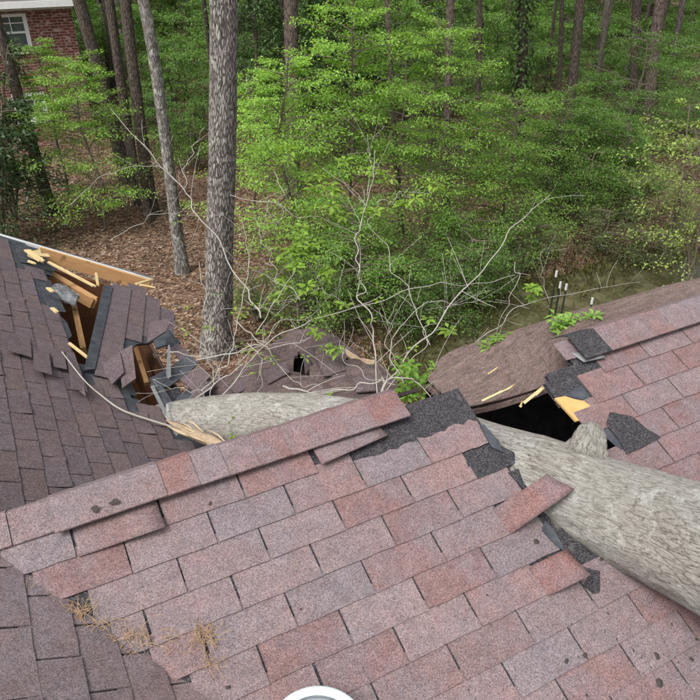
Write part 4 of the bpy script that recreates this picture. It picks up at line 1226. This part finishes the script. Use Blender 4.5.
# ================================================================== NEIGHBOUR'S BRICK HOUSE
NY = 22.0
bh = thing('brick_house', 'red brick house with white eaves at the top left corner', 'house', (0, NY, 0))
def hb(name, lo, hi, mat, parent=bh):
    return box(name, (lo[0], lo[1] - NY, lo[2]), (hi[0], hi[1] - NY, hi[2]), mat, parent)
hx1 = at_y(77, 40, NY)[0]
ez = at_y(40, 9.5, NY)[2]
wz1, wz0 = at_y(18, 13.5, NY)[2], at_y(25, 51, NY)[2]
wx0, wx1 = 0.55, at_y(28.5, 32, NY)[0]
lz = at_y(42, 120, NY)[2]; lx1 = at_y(47, 112, NY)[0]
# wall built round its window openings
hb('wall', (-9, NY, 0 - 0.3), (hx1, NY + 8, lz), M['brick'])
hb('wall', (-9, NY, lz), (lx1 - 0.8, NY + 8, wz0), M['brick'])
hb('wall', (lx1, NY, lz), (hx1, NY + 8, wz0), M['brick'])
hb('wall', (lx1 - 0.8, NY, lz + 0.75), (lx1, NY + 8, wz0), M['brick'])
hb('wall', (-9, NY, wz0), (wx0, NY + 8, wz1), M['brick'])
hb('wall', (wx1, NY, wz0), (hx1, NY + 8, wz1), M['brick'])
hb('wall', (-9, NY, wz1), (hx1, NY + 8, ez), M['brick'])
def window(x0, x1, z0, z1):
    w = hb('window', (x0, NY + 0.10, z0), (x1, NY + 0.13, z1), M['glass'])
    t = 0.075
    for lo, hi in (((x0 - .02, z0), (x0 + t, z1)), ((x1 - t, z0), (x1 + .02, z1)), ((x0 + t, z1 - t), (x1 - t, z1)), ((x0 + t, z0), (x1 - t, z0 + t))):
        hb('frame', (lo[0], NY - 0.02, lo[1]), (hi[0], NY + 0.09, hi[1]), M['white'], w)
    mid = (z0 + z1) / 2
    hb('sash_rail', (x0 + t, NY + 0.03, mid - .025), (x1 - t, NY + .095, mid + .025), M['white'], w)
    for f in (1 / 3, 2 / 3):
        xx = x0 + (x1 - x0) * f; hb('muntin', (xx - .012, NY + .05, mid + .025), (xx + .012, NY + .095, z1 - t), M['white'], w)
    hb('muntin', (x0 + t, NY + .045, (mid + z1) / 2 - .012), (x1 - t, NY + .094, (mid + z1) / 2 + .012), M['white'], w)
    hb('sill', (x0 - .06, NY - 0.06, z0 - .06), (x1 + .06, NY + 0.1, z0 - 0.002), M['white'], w)
window(wx0, wx1, wz0, wz1)
window(lx1 - 0.8, lx1, lz, lz + 0.75)
hb('frieze_board', (-9, NY - 0.03, ez - 0.005), (hx1 + 0.03, NY - 0.002, ez + 0.12), M['white'])
hb('soffit', (-9.4, NY - 0.5, ez + 0.12), (hx1 + 0.3, NY + 8.4, ez + 0.16), M['white'])
hb('gutter', (-9.4, NY - 0.60, ez + 0.10), (hx1 + 0.32, NY - 0.50, ez + 0.26), M['white'])
rv = [(-9.4, -0.55, ez + .2), (hx1 + .3, -0.55, ez + .2), (hx1 + .3, 4, ez + 2.2), (-9.4, 4, ez + 2.2), (-9.4, 8.5, ez + .2), (hx1 + .3, 8.5, ez + .2)]
link('roof', mesh('roof', rv + [(x, y, z + .06) for x, y, z in rv], [(6, 7, 8, 9), (9, 8, 11, 10), (3, 2, 1, 0), (4, 5, 2, 3), (0, 1, 7, 6), (4, 10, 11, 5), (1, 2, 8, 7), (2, 5, 11, 8), (0, 6, 9, 3), (3, 9, 10, 4)], M['roof_far']), bh)

# ================================================================== POSTS BY THE POND
for i, (u, v, d, lab) in enumerate([(557, 271, 10.3, 'leftmost and tallest thin dark post with white tip'), (561, 282, 10.0, 'middle thin dark post with white tip beside the tallest'), (567, 284, 9.9, 'third thin dark post with white tip from the left'), (593, 298, 9.4, 'rightmost white-tipped dark post standing apart just above the roof edge')]):
    T = at_d(u, v, d)
    t = thing('fence_post', lab + ' by the pond', 'post', (T[0], T[1], ground_z(T[0], T[1]) - 0.05), 'white-tipped posts in the pond')
    h = T[2] - t.location[2]
    V = [(x, y, z) for z in (0, h - 0.10) for x, y in ((-.013, -.003), (.013, -.003), (.013, .003), (.003, .003), (.003, .02), (-.003, .02), (-.003, .003), (-.013, .003))]
    Fc = [tuple(range(7, -1, -1)), tuple(range(8, 16))] + [(k, (k + 1) % 8, (k + 1) % 8 + 8, k + 8) for k in range(8)]
    link('post_shaft', mesh('post_shaft', V, Fc, M['post']), t)
    V2 = [(x * 1.12, y * 1.12, h - 0.10 + (z > 0) * 0.10) for z in (0, 1) for x, y in ((-.013, -.003), (.013, -.003), (.013, .003), (.003, .003), (.003, .02), (-.003, .02), (-.003, .003), (-.013, .003))]
    link('white_tip', mesh('white_tip', V2, Fc, M['white']), t)

# ================================================================== THE WOODS
def trunk_line(base, top, n=14, bow=0.15, seed=0):
    base, top = np.array(base, float), np.array(top, float); out = []
    for i in range(n + 1):
        t = i / n; p = base + (top - base) * t
        p = p + bow * np.array([noise.noise(Vector((t * 2.2, seed, 0))), noise.noise(Vector((t * 2.2, seed, 7))), 0]) * min(1, t * 3)
        out.append(p)
    return np.array(out)
# overhead crowns (shared): sparse spring canopy
def crown_mesh(seed, R, zc, hz, nb, nl, L, base, mat='leaf', var=0.25):
    g = np.random.default_rng(seed)
    c = rand_dirs(nb, g) * (g.uniform(0.25, 1, (nb, 1)) ** 0.5) * np.array([R, R, hz]) + np.array([0, 0, zc])
    k = g.integers(0, nb, nb * nl)
    P = c[k] + rand_dirs(nb * nl, g) * (g.uniform(0, 1, (nb * nl, 1)) ** 0.6) * np.array([R * 0.24, R * 0.24, hz * 0.13])
    n = len(P)
    Nn = rand_dirs(n, g) * 0.6 + np.array([0, 0, 1])
    D = rand_dirs(n, g); D[:, 2] -= 0.25
    return leaves_mesh('crown', P, D, Nn, g.uniform(0.7, 1.3, n) * L, tints(n, base, var, 0.25, g), M[mat], 0.55)
CAN = [crown_mesh(100 + i, 2.6, 11.5, 2.4, 40, 22, 0.16, (0.11, 0.20, 0.035)) for i in range(3)]
def forest_tree(name, label, base, lean, r, mat, height=13.0, bow=0.15, seed=0, canopy=True, group=None, seg=18, limbs=(), wob=0.09):
    t = thing(name, label, 'tree', tuple(base), group)
    line = trunk_line((0, 0, -0.15), (lean[0] * height, lean[1] * height, height), 22, bow, seed)
    rad = [r * (1.0 + 0.45 * math.exp(-i * 1.4)) * (1 - 0.55 * i / 22) for i in range(23)]
    specs = [(line, rad)]
    tubes('trunk', specs, M[mat], t, seg=seg, wob=wob, wf=8.0, cap=False, seed=seed)
    for q in limbs:                              # limb: (height fraction index, direction, length, radius)
        i, d, L, rr = q; d = np.array(d, float)
        pts = smooth_line([line[i], line[i] + d * L * 0.5 + np.array([0, 0, 0.1 * L]), line[i] + d * L], 8)
        tubes('limb', [(pts, np.linspace(rr, rr * 0.3, 9))], M[mat], t, seg=8, cap=False)
    if canopy:
        c = link('crown', CAN[seed % 3], t); c.location = tuple(line[-1] - np.array([0, 0, 12.2])); c.rotation_euler = (0, 0, seed * 1.3)
    return t
def gp(u, v): 
    P = at_z(u, v, 0.0); P[2] = ground_z(P[0], P[1]); return P
def lean_to(base, u, v):          # sideways lean so the trunk passes the sight line (u,v) at the base's distance
    d = (base - EYE) @ FWD0
    r = sight(u, v); k = d / (r @ FWD0); P = EYE + r * k
    h = P[2] - base[2]
    return ((P[0] - base[0]) / h, (P[1] - base[1]) / h)
NEAR = [
 ('oak_tree', 'thick pale grey ridged trunk standing tallest left of centre', (216, 352), (221, 0), 0.205, 'oak', 3),
 ('tree', 'leaning lichen-patched grey trunk left of the thick pale trunk', (183, 272), (140, 0), 0.110, 'lichen_bark', 5),
 ('tree', 'dark straight trunk just left of the lichen-patched leaning trunk', (152, 214), (126, 0), 0.135, 'dark_bark', 8),
 ('tree', 'dark slim trunk third from the brick house corner', (140, 205), (108, 0), 0.115, 'dark_bark', 11),
 ('tree', 'dark leaning trunk right beside the brick house corner', (128, 180), (80, 0), 0.17, 'dark_bark', 14),
 ('tree', 'dark trunk at the far left edge in front of the brick wall', (52, 216), (-3, 10), 0.125, 'dark_bark', 17),
 ('pine_tree', 'brown straight trunk right of the thick pale trunk behind bright saplings', (292, 190), (292, 0), 0.175, 'pine', 20),
 ('tree', 'thin brown trunk rising right of centre among bright leaves', (446, 236), (450, 0), 0.085, 'pine', 23),
 ('tree', 'slim forked trunk behind the thin brown trunk right of centre', (476, 180), (476, 0), 0.075, 'dark_bark', 26),
 ('tree', 'slender straight stem inside the bright sapling left of the thin brown trunk', (402, 238), (388, 0), 0.055, 'pine', 29),
 ('tree', 'dark leaning trunk with a hooked bare limb right of the ivy-covered trunk', (563, 176), (578, 0), 0.13, 'dark_bark', 32),
 ('tree', 'thin dark crooked trunk left of the leaning hooked trunk', (556, 168), (561, 0), 0.06, 'dark_bark', 35),
 ('tree', 'brown leaning trunk at the right behind pale dogwood leaves', (643, 156), (664, 0), 0.16, 'pine', 38),
 ('tree', 'dark trunk just left of the brown leaning trunk at right', (632, 136), (641, 0), 0.15, 'dark_bark', 41),
]
for nm, lab, b, tp_, r, mt, sd in NEAR:
    B = gp(*b)
    limbs = ()
    if 'hooked' in lab and 'leaning trunk with' in lab: limbs = ((9, (-0.75, 0.35, 0.25), 1.6, 0.045),)
    if 'forked' in lab: limbs = ((8, (0.45, -0.2, 0.8), 2.6, 0.04),)
    forest_tree(nm, lab, B, lean_to(B, *tp_), r, mt, 13.0, 0.18, sd, True, None, 28 if r > 0.18 else 16, limbs)
# ivy-covered trunk
B = gp(520, 182); ivy = forest_tree('ivy_covered_tree', 'trunk wrapped in dark green ivy right of centre', B, lean_to(B, 523, 0), 0.14, 'dark_bark', 13, 0.1, 44)
n = 2600
th = rng.uniform(0, 6.283, n); hh = rng.uniform(0, 6.5, n); le = lean_to(B, 523, 0)
rr = 0.17 + 0.16 * rng.uniform(0, 1, n) ** 2
P = np.c_[np.cos(th) * rr + le[0] * hh, np.sin(th) * rr + le[1] * hh, hh]
D = np.c_[np.cos(th), np.sin(th), -0.9 * np.ones(n)]
link('ivy', leaves_mesh('ivy', P, D, np.c_[np.cos(th), np.sin(th), 0.4 * np.ones(n)] + 0.3 * rand_dirs(n), rng.uniform(0.06, 0.12, n), tints(n, (0.055, 0.11, 0.025), 0.35, 0.2), M['leaf'], 0.7), ivy)
# small broken snag by the leaning trunk
B = gp(150, 222); sn = thing('broken_snag', 'short broken dead trunk with a pale splintered top near the leaning trunk', 'dead tree', tuple(B))
T = at_d(126, 122, (B - EYE) @ FWD); T = T - B
tubes('trunk', [(trunk_line((0, 0, -.1), T, 10, 0.05, 3), [0.10 * (1 - 0.03 * i) for i in range(11)])], M['dark_bark'], sn, seg=12, wob=0.12, wf=8)
tubes('broken_top', [([T - np.array([0, 0, .05]), T + np.array([0.01 * k, 0.0, .12 + .06 * (k % 3)])], [0.035, 0.004]) for k in (-3, -1, 1, 3)], M['dead_wood'], sn, seg=5)

# --- layered saplings and shrubs
def sapling(name, label, base, height, spread, nbr, per, L, colour, seed, lean=(0, 0), low=0.15, mat='leaf', flat=0.16, group=None, cat='sapling', stem_r=0.03, multi=1, width=0.5, droop=0.1, var=0.22, wood='stem', br_r=0.010):
    g = np.random.default_rng(seed)
    t = thing(name, label, cat, tuple(base), group)
    specs = []; P, D, Nn = [], [], []
    for q in range(multi):
        lx = lean[0] + (g.uniform(-0.25, 0.25) if multi > 1 else 0); ly = lean[1] + (g.uniform(-0.25, 0.25) if multi > 1 else 0)
        hq = height * (g.uniform(0.75, 1.0) if multi > 1 else 1.0)
        line = trunk_line((0, 0, -0.08), (lx * hq, ly * hq, hq), 12, 0.22, seed * 3 + q)
        specs.append((line, [stem_r * (1 - 0.8 * i / 12) + 0.004 for i in range(13)]))
        for b in range(nbr // multi):
            f = low + (1 - low) * g.uniform(0, 1) ** 0.8
            x = f * 12; i = min(int(x), 11); p = line[i] + (line[i + 1] - line[i]) * (x - i)
            th = g.uniform(0, 2 * math.pi)
            reach = spread * (0.35 + 0.75 * g.uniform()) * (1.05 - 0.62 * f ** 1.6)
            d = np.array([math.cos(th), math.sin(th), g.uniform(0.05, 0.45)])
            s = np.linspace(0, 1, 6)[:, None]
            br = p + d * reach * s + np.array([0, 0, -1]) * (droop * reach * s ** 2) + np.cumsum(g.normal(0, 0.022 * reach, (6, 3)), 0) * (s > 0)
            specs.append((br, np.linspace(br_r * max(1, reach), 0.0025, 6)))
            # sub-sprays on the outer two thirds of the branch
            ns = max(3, int(per / 14))
            for k in range(ns):
                a = g.uniform(0.25, 1.0); c = p + d * reach * a + np.array([0, 0, -droop * reach * a * a])
                side = g.uniform(-1.1, 1.1); dd = np.array([math.cos(th + side), math.sin(th + side), g.uniform(-0.1, 0.15)])
                m = int(14 * g.uniform(0.6, 1.4)); w = reach * 0.30 * (1.2 - 0.5 * a) + 0.06
                tt = g.uniform(0, 1, (m, 1))
                q_ = c + dd * w * tt + g.normal(0, 1, (m, 3)) * np.array([w * 0.28, w * 0.28, w * flat])
                P.append(q_); dl = dd + g.normal(0, 0.55, (m, 3)); dl[:, 2] -= 0.12; D.append(dl)
                Nn.append(np.array([0, 0, 1]) + g.normal(0, 0.33, (m, 3)))
    P, D, Nn = np.vstack(P), np.vstack(D), np.vstack(Nn)
    P[:, 2] = np.maximum(P[:, 2], 0.04)
    n = len(P)
    tubes('stem', specs, M[wood], t, seg=6, cap=False)
    link('crown', leaves_mesh('crown', P, D, Nn, g.uniform(0.65, 1.3, n) * L, tints(n, colour, var, 0.3, g), M[mat], width), t)
    return t
BR = (0.275, 0.46, 0.062); MID = (0.13, 0.235, 0.034); PALE = (0.26, 0.36, 0.11)
SAP = [
 ('bright layered sapling left of the thin stem in the centre', (296, 292), 3.9, 1.45, 80, 130, .062, BR, 1),
 ('tall bright green sapling filling the centre behind the bare branches', (352, 268), 4.8, 1.75, 105, 140, .064, BR, 2),
 ('bright sapling right of centre around the thin brown trunk', (424, 272), 4.3, 1.55, 90, 130, .062, (0.22, 0.365, 0.048), 3),
 ('lower bright sapling spreading just above the crumpled roof section', (352, 326), 2.1, 1.25, 64, 110, .055, (0.18, 0.31, 0.045), 4),
 ('small leafy sapling beside the thick pale trunk', (262, 246), 3.2, 1.25, 60, 110, .064, BR, 5),
 ('bushy mid green sapling behind the long bare branch right of centre', (500, 252), 2.9, 1.6, 86, 130, .060, (0.185, 0.31, 0.045), 6),
 ('layered bright sapling in front of the brick house', (106, 230), 3.3, 1.6, 80, 130, .066, (0.20, 0.34, 0.045), 7),
 ('upper bright sapling against the brick wall of the far house', (70, 202), 3.5, 1.5, 64, 120, .066, (0.19, 0.32, 0.045), 8),
 ('drooping mid green sapling under the ivy-covered trunk', (545, 218), 2.7, 1.6, 80, 120, .064, (0.125, 0.225, 0.032), 9),
 ('tall airy sapling behind the centre saplings', (400, 205), 4.8, 1.7, 80, 120, .075, (0.185, 0.315, 0.045), 10),
 ('low green bush at the pond edge below the sapling row', (455, 308), 1.6, 1.2, 60, 100, .052, (0.115, 0.205, 0.034), 11),
 ('mid green bush left of the thick pale trunk behind the leaning trunk', (196, 168), 1.9, 1.1, 48, 100, .068, (0.13, 0.23, 0.036), 12),
 ('low dark bush at the foot of the lower bright sapling', (398, 326), 1.3, 1.15, 56, 100, .052, (0.095, 0.17, 0.028), 13),
 ('green sapling at the foot of the pale dogwood', (612, 214), 2.1, 1.4, 66, 110, .062, (0.11, 0.20, 0.030), 14),
 ('ragged green bush between the thick pale trunk and the lower sapling', (300, 330), 1.3, 1.0, 44, 80, .050, (0.12, 0.20, 0.034), 15),
 ('sparse low bush right against the thick pale trunk', (256, 322), 1.0, 0.8, 26, 60, .048, (0.13, 0.21, 0.036), 16),
 ('olive green bush under the bushy mid green sapling', (480, 290), 1.2, 1.1, 46, 90, .052, (0.10, 0.17, 0.03), 17),
 ('yellow-green shrub at the pond bank near the right edge', (668, 238), 1.2, 1.0, 40, 80, .055, (0.20, 0.24, 0.06), 18),
 ('yellow-green shrub on the bank left of the right edge shrub', (632, 224), 1.1, 1.0, 40, 80, .055, (0.14, 0.21, 0.045), 19),
 ('mid green sapling between the ivy-covered trunk and the hooked trunk', (585, 190), 1.9, 1.4, 60, 110, .068, (0.115, 0.21, 0.034), 20),
]
SAP += [
 ('mid green bush on the slope left of the bank shrub', (575, 226), 1.7, 1.4, 60, 90, .060, (0.13, 0.225, 0.034), 21),
 ('round green bush right of the olive bush by the pond', (520, 274), 1.2, 1.2, 50, 90, .052, (0.12, 0.20, 0.034), 22),
 ('leafy bush at the foot of the thin brown trunk', (440, 290), 1.5, 1.25, 56, 90, .056, (0.14, 0.245, 0.036), 23),
 ('spreading bush under the tall centre sapling', (366, 296), 1.5, 1.3, 60, 90, .056, (0.15, 0.26, 0.038), 24),
 ('low bush left of the spreading bush under the centre sapling', (312, 304), 1.3, 1.1, 50, 90, .054, (0.14, 0.24, 0.036), 25),
 ('dense bush between the ivy-covered trunk and the dogwood', (570, 200), 2.2, 1.5, 66, 100, .062, (0.11, 0.20, 0.032), 26),
 ('tall leafy sapling in front of the upper right trunks', (620, 176), 3.4, 1.7, 70, 100, .068, (0.12, 0.215, 0.038), 27),
 ('tall leafy sapling at the upper right edge', (688, 190), 3.6, 1.8, 70, 100, .068, (0.135, 0.235, 0.04), 28),
 ('olive shrub leaning over the pond bank', (600, 250), 0.9, 1.0, 40, 70, .050, (0.13, 0.17, 0.045), 29),
 ('olive shrub at the bank below the dogwood', (648, 256), 0.9, 1.0, 40, 70, .050, (0.14, 0.17, 0.05), 30),
]
SAP = [(lab, b, h, sp, nb, int(per * 1.55), L * 0.76, (c[0] * 0.97, c[1] * 1.04, c[2] * 1.6), sd) for lab, b, h, sp, nb, per, L, c, sd in SAP]
for i, (lab, b, h, sp, nb, per, L, c, sd) in enumerate(SAP):
    low_ = 'bush' in lab.split() or 'shrub' in lab.split()
    sapling('bush' if low_ else 'sapling', lab, gp(*b), h, sp, nb, per, L, c, 200 + sd, multi=4 if low_ else 1, cat='bush' if low_ else 'sapling', low=0.10, flat=0.10 if not low_ else 0.3)
# dogwood reaching in from the right with pale leaves
B = gp(690, 296)
sapling('dogwood_tree', 'pale yellow-green dogwood reaching in from the right edge', B, 3.6, 1.5, 84, 90, .055, PALE, 301, lean=(-0.12, 0.12), low=0.34, flat=0.12, cat='tree', stem_r=0.02, wood='stem', var=0.3, br_r=0.0055, multi=3)
# glossy evergreens
sapling('rhododendron', 'dark glossy evergreen shrub at the far left edge', gp(2, 250), 2.9, 1.1, 76, 70, .11, (0.045, 0.085, 0.035), 302, mat='glossy_leaf', flat=0.5, multi=5, cat='shrub', width=0.34)
sapling('rhododendron', 'dark glossy evergreen mass in front of the brick house window', gp(16, 222), 3.6, 1.1, 66, 70, .11, (0.04, 0.078, 0.03), 303, mat='glossy_leaf', flat=0.5, multi=4, cat='shrub', width=0.34)
for i, (u, v, h, lab) in enumerate([(262, 160, 5.0, 'dark evergreen tree left of the brown straight trunk'), (330, 168, 5.4, 'dark evergreen tree behind the tall centre sapling'), (410, 165, 5.2, 'dark evergreen tree behind the thin brown trunk')]):
    sapling('evergreen_tree', lab, gp(u, v), h, 1.7, 80, 90, .11, (0.065, 0.125, 0.04), 310 + i, mat='glossy_leaf', flat=0.4, cat='tree', stem_r=0.07, width=0.4)

# --- the deeper woods: shared trunks, crowns and underbrush
def shared_sapling_mesh(seed, h, sp, nbr, per, L, colour, flat=0.16):
    o = sapling('tmp', 'tmp', (0, 0, 0), h, sp, nbr, per, L, colour, seed, multi=2, flat=flat)
    ch = {c.name.split('.')[0]: c.data for c in o.children}
    for c in list(o.children): bpy.data.objects.remove(c)
    bpy.data.objects.remove(o)
    return ch['stem'], ch['crown']
UND = [shared_sapling_mesh(400 + i, h, sp, 60, 130, L * 0.85, (c[0] * 0.95, c[1] * 1.05, c[2] * 1.5)) for i, (h, sp, L, c) in enumerate([(2.6, 1.7, .085, (0.14, 0.25, 0.042)), (3.6, 1.8, .09, (0.125, 0.225, 0.042)), (4.8, 2.1, .10, (0.155, 0.275, 0.048)), (1.8, 1.6, .08, (0.11, 0.195, 0.038))])]
FAR_TR = []
for i in range(4):
    v, f, u = tube_data(trunk_line((0, 0, -0.3), (rnd.uniform(-.4, .4), rnd.uniform(-.4, .4), 16), 16, 0.3, 60 + i), [1.0 * (1 - 0.5 * k / 16) * 0.13 for k in range(17)], 10, 0.08, 6.0, False)
    m = mesh('trunk', v, f, M['far_bark'] if i % 4 else M['dark_bark'], True)
    l = m.uv_layers.new(name='uv'); l.data.foreach_set('uv', np.array(u, dtype=np.float32).ravel()); FAR_TR.append(m)
FAR_CR = [crown_mesh(500 + i, 2.6, zc, hz, 60, 40, 0.17, c) for i, (zc, hz, c) in enumerate([(8, 4.5, (0.12, 0.215, 0.045)), (10, 3.6, (0.14, 0.245, 0.048)), (6.5, 3.6, (0.11, 0.195, 0.045))])]
def polar(u, dist):       # ground position at a horizontal distance along the sight column u (at the horizon row)
    a = math.atan2((u - 350) / F_PX, 1 / math.cos(PITCH))
    d = FWD0 * math.cos(a) + RIGHT * math.sin(a)
    P = d * dist; P[2] = ground_z(P[0], P[1]); return P
def clear_of_house(P): return not (P[1] > 20 and P[0] < 4.2 and P[1] < 32)
ZONES = [(215, 'left of the thick pale trunk'), (400, 'above the centre saplings'), (560, 'around the ivy-covered trunk'), (9999, 'at the upper right')]
def zone(u): return next(z for lim, z in ZONES if u < lim)
rw = random.Random(21)
placed = []
for i in range(120):
    for tr in range(20):
        dist = 17 + 36 * rw.random() ** 0.9; u = rw.uniform(-40, 740) if i % 5 else rw.uniform(540, 740)
        P = polar(u, dist)
        if clear_of_house(P) and all((P[0] - q[0]) ** 2 + (P[1] - q[1]) ** 2 > 1.1 for q in placed): break
    else: continue
    if (u < 200 and dist < 21) or (u > 440 and dist < 23): continue
    placed.append(P)
    t = thing('woodland_tree', 'slender grey-brown tree in the deep woods ' + zone(u), 'tree', tuple(P), 'trees of the deep woods')
    a = link('trunk', FAR_TR[i % 4], t); s = rw.choice((0.3, 0.35, 0.45, 0.55, 0.7, 0.9)) * (1.0 if dist < 26 else 1.3); a.scale = (s, s, 1); a.rotation_euler = (rw.uniform(-.06, .06), rw.uniform(-.06, .06), rw.uniform(0, 6))
    if dist > 36 or i % 6 == 0:
        c = link('crown', FAR_CR[i % 3], t); z = rw.uniform(0.8, 1.15); c.scale = (z, z, rw.uniform(0.9, 1.2)); c.rotation_euler = (0, 0, rw.uniform(0, 6))
        c.location = (0, 0, rw.uniform(-2.6, 0.5) if dist > 34 else rw.uniform(1.5, 3))
placed2 = []
for i in range(150):
    for tr in range(20):
        dist = 16.5 + 36 * rw.random() ** 0.8; u = rw.uniform(-40, 740)
        P = polar(u, dist)
        if clear_of_house(P) and all((P[0] - q[0]) ** 2 + (P[1] - q[1]) ** 2 > 1.8 for q in placed2): break
    else: continue
    if u < 230 and dist < 20: continue
    placed2.append(P)
    t = thing('understory_bush', 'leafy green understory bush in the deep woods ' + zone(u), 'bush', tuple(P), 'understory bushes of the deep woods')
    st, cr = UND[rw.choice((0, 3)) if u > 470 and dist < 30 else rw.randrange(4)]
    s = rw.uniform(0.8, 1.3) * (0.75 if u > 470 and dist < 26 else 1.0)
    for nm_, dat in (('stem', st), ('crown', cr)):
        c = link(nm_, dat, t); c.scale = (s, s, s)
    t.rotation_euler = (0, 0, rw.uniform(0, 6.28))
